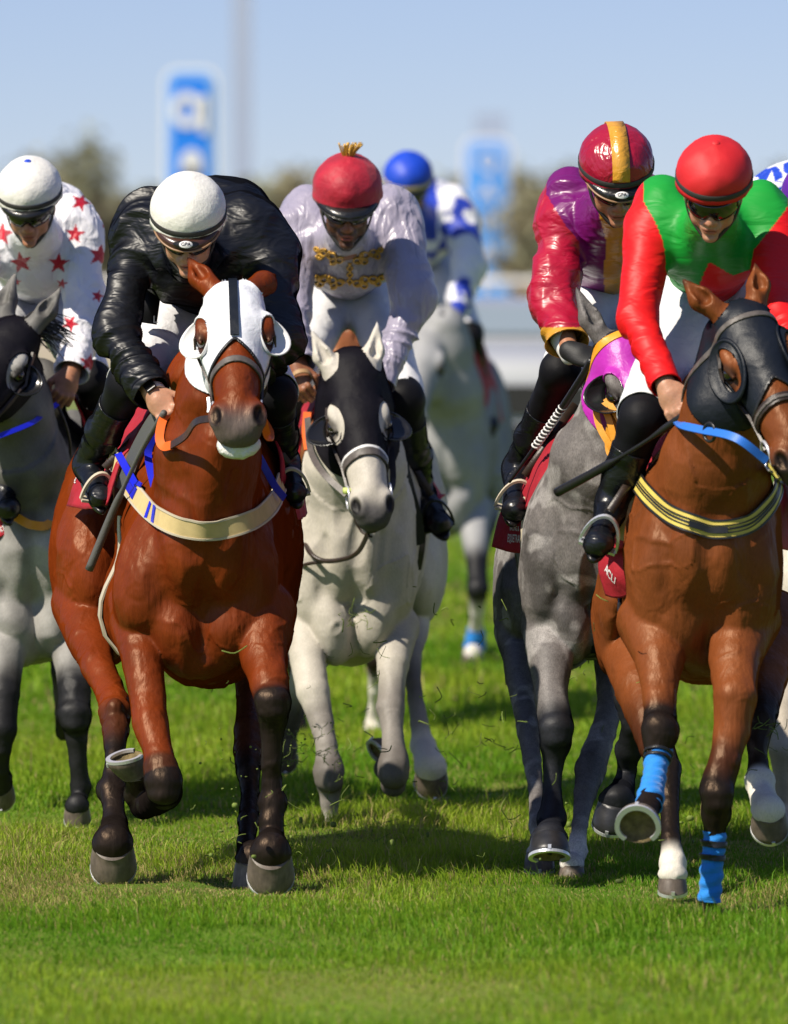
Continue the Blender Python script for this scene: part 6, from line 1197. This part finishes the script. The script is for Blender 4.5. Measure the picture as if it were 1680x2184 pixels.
def rider_T(r, mat_, col, cap_, head=(741, 396, .10), hump=(742, 462, .80), band='grey_band', yaw=0, **kw):
    r.head(head, pitch=26, yaw=yaw); r.torso((738, 530, .50), (745, 590, 1.05), (112, 84), 76, dep=.14, extra=(('e', hump, (118, .22, 90), .10), ('e', (655, 480, .52), (58, .13, 84), .08), ('e', (832, 478, .52), (60, .13, 84), .08)))
    r.arm((632, 492, .46), (618, 655, .30), (650, 790, .14), (50, 42, 30), dict(dir=(.16, -.45, -.88), back=(-.45, -.85, .1), curl=.9, mirror=1)); r.arm((856, 498, .46), (880, 640, .30), (832, 790, .14), (54, 46, 30), dict(dir=(-.3, -.45, -.8), back=(.3, -.85, .2), curl=.9, mirror=-1))
    r.leg((706, 628, .95), (612, 835, .42), (590, 1000, .72), (570, 1070, .56), (60, 44), 38, 23); r.leg((786, 628, .95), (880, 840, .42), (910, 1030, .70), (940, 1100, .52), (62, 44), 38, 25)
    r.build(mat_, col, h=.0065, hj=kw.get('hj', .009)); r.cap(cap_, band=band, trim=None, peak=.026); r.goggles()
h = HF = Horse(42.6, dict(SG, coat=(.30, .30, .30), m=(.12, .12, .12)), 'distant pale grey racehorse with blue bandages, out of focus')  # coat set darker to carry the shade on this horse
h.tf = (752, 31.0 / 42.6, 946, -24); trunk(h); legs_T(h); h.head((700, 800, -.10), 1.0, yaw=-15, pitch=38, ears=None); h.build(.011); h.tail((832, 940, 1.95))
h.wrap('bandage', [(648, 1640, -.0, 22), (648, 1700, .05, 19)], 7, 'bandage_blue'); h.wrap('bandage', [(848, 1690, .04, 18), (842, 1745, .08, 24)], 7, 'bandage_blue')
h.drape('saddlecloth', [[(830, 820, .4), (850, 830, .6), (868, 850, 1.0)], [(850, 930, .4), (880, 940, .6), (895, 945, 1.0)], [(870, 1090, .4), (900, 1090, .7), (925, 1080, 1.0)]], 'cloth_red')
r = RF = Rider(42.6, 'distant jockey in white and royal blue with a blue cap', 'brown'); r.tf = (752, 31.0 / 42.6, 908, -30)
def fcol(x, y, V, N):
    m = (vnoise(V * 17, 3) > .30) | ((np.abs(x - 745) < 40) & (y < 560)); return np.where(m[:, None], np.array((.02, .05, .42)), np.array((.78, .78, .82)))
rider_T(r, 'silk_white', fcol, 'cap_blue', head=(700, 366, .05), band='cream')
h = HG = Horse(30.4, dict(SG, coat=(.62, .58, .50), k=(.5, .44, .36)), 'cream-coloured racehorse half hidden at the edge of the field')
h.tf = (752, 31.0 / 30.4, 1778); trunk(h); legs_T(h); h.head((752, 781, -.10), 1.0, yaw=5, pitch=35, ears=None); h.build(.010); h.tail((832, 940, 1.95), 'cream_edge')
r = RG = Rider(30.4, 'jockey in royal blue silks with white stars and a purple cap', 'tan'); r.tf = (752, 31.0 / 30.4, 1741)
gst = [(655, 400, 34, .1), (626, 445, 26, .5), (672, 345, 30, .3), (612, 385, 22, .2), (690, 470, 34, .2), (640, 430, 30, .5), (720, 395, 30, .1), (610, 500, 28, 0), (780, 420, 30, .3), (655, 545, 28, .4), (850, 480, 30, .2), (690, 385, 22, .8)]
def gcol(x, y, V, N):
    m = np.zeros(len(V), bool)
    for a, b, R, ro in gst: m |= star_in(x, y, a, b, R, ro)
    return np.where(m[:, None], np.array((.80, .80, .82)), np.array((.015, .06, .50)))
rider_T(r, 'silk_white', gcol, 'cap_purple', head=(752, 412, .0), hump=(720, 430, .75), band='cream', hj=.0055)
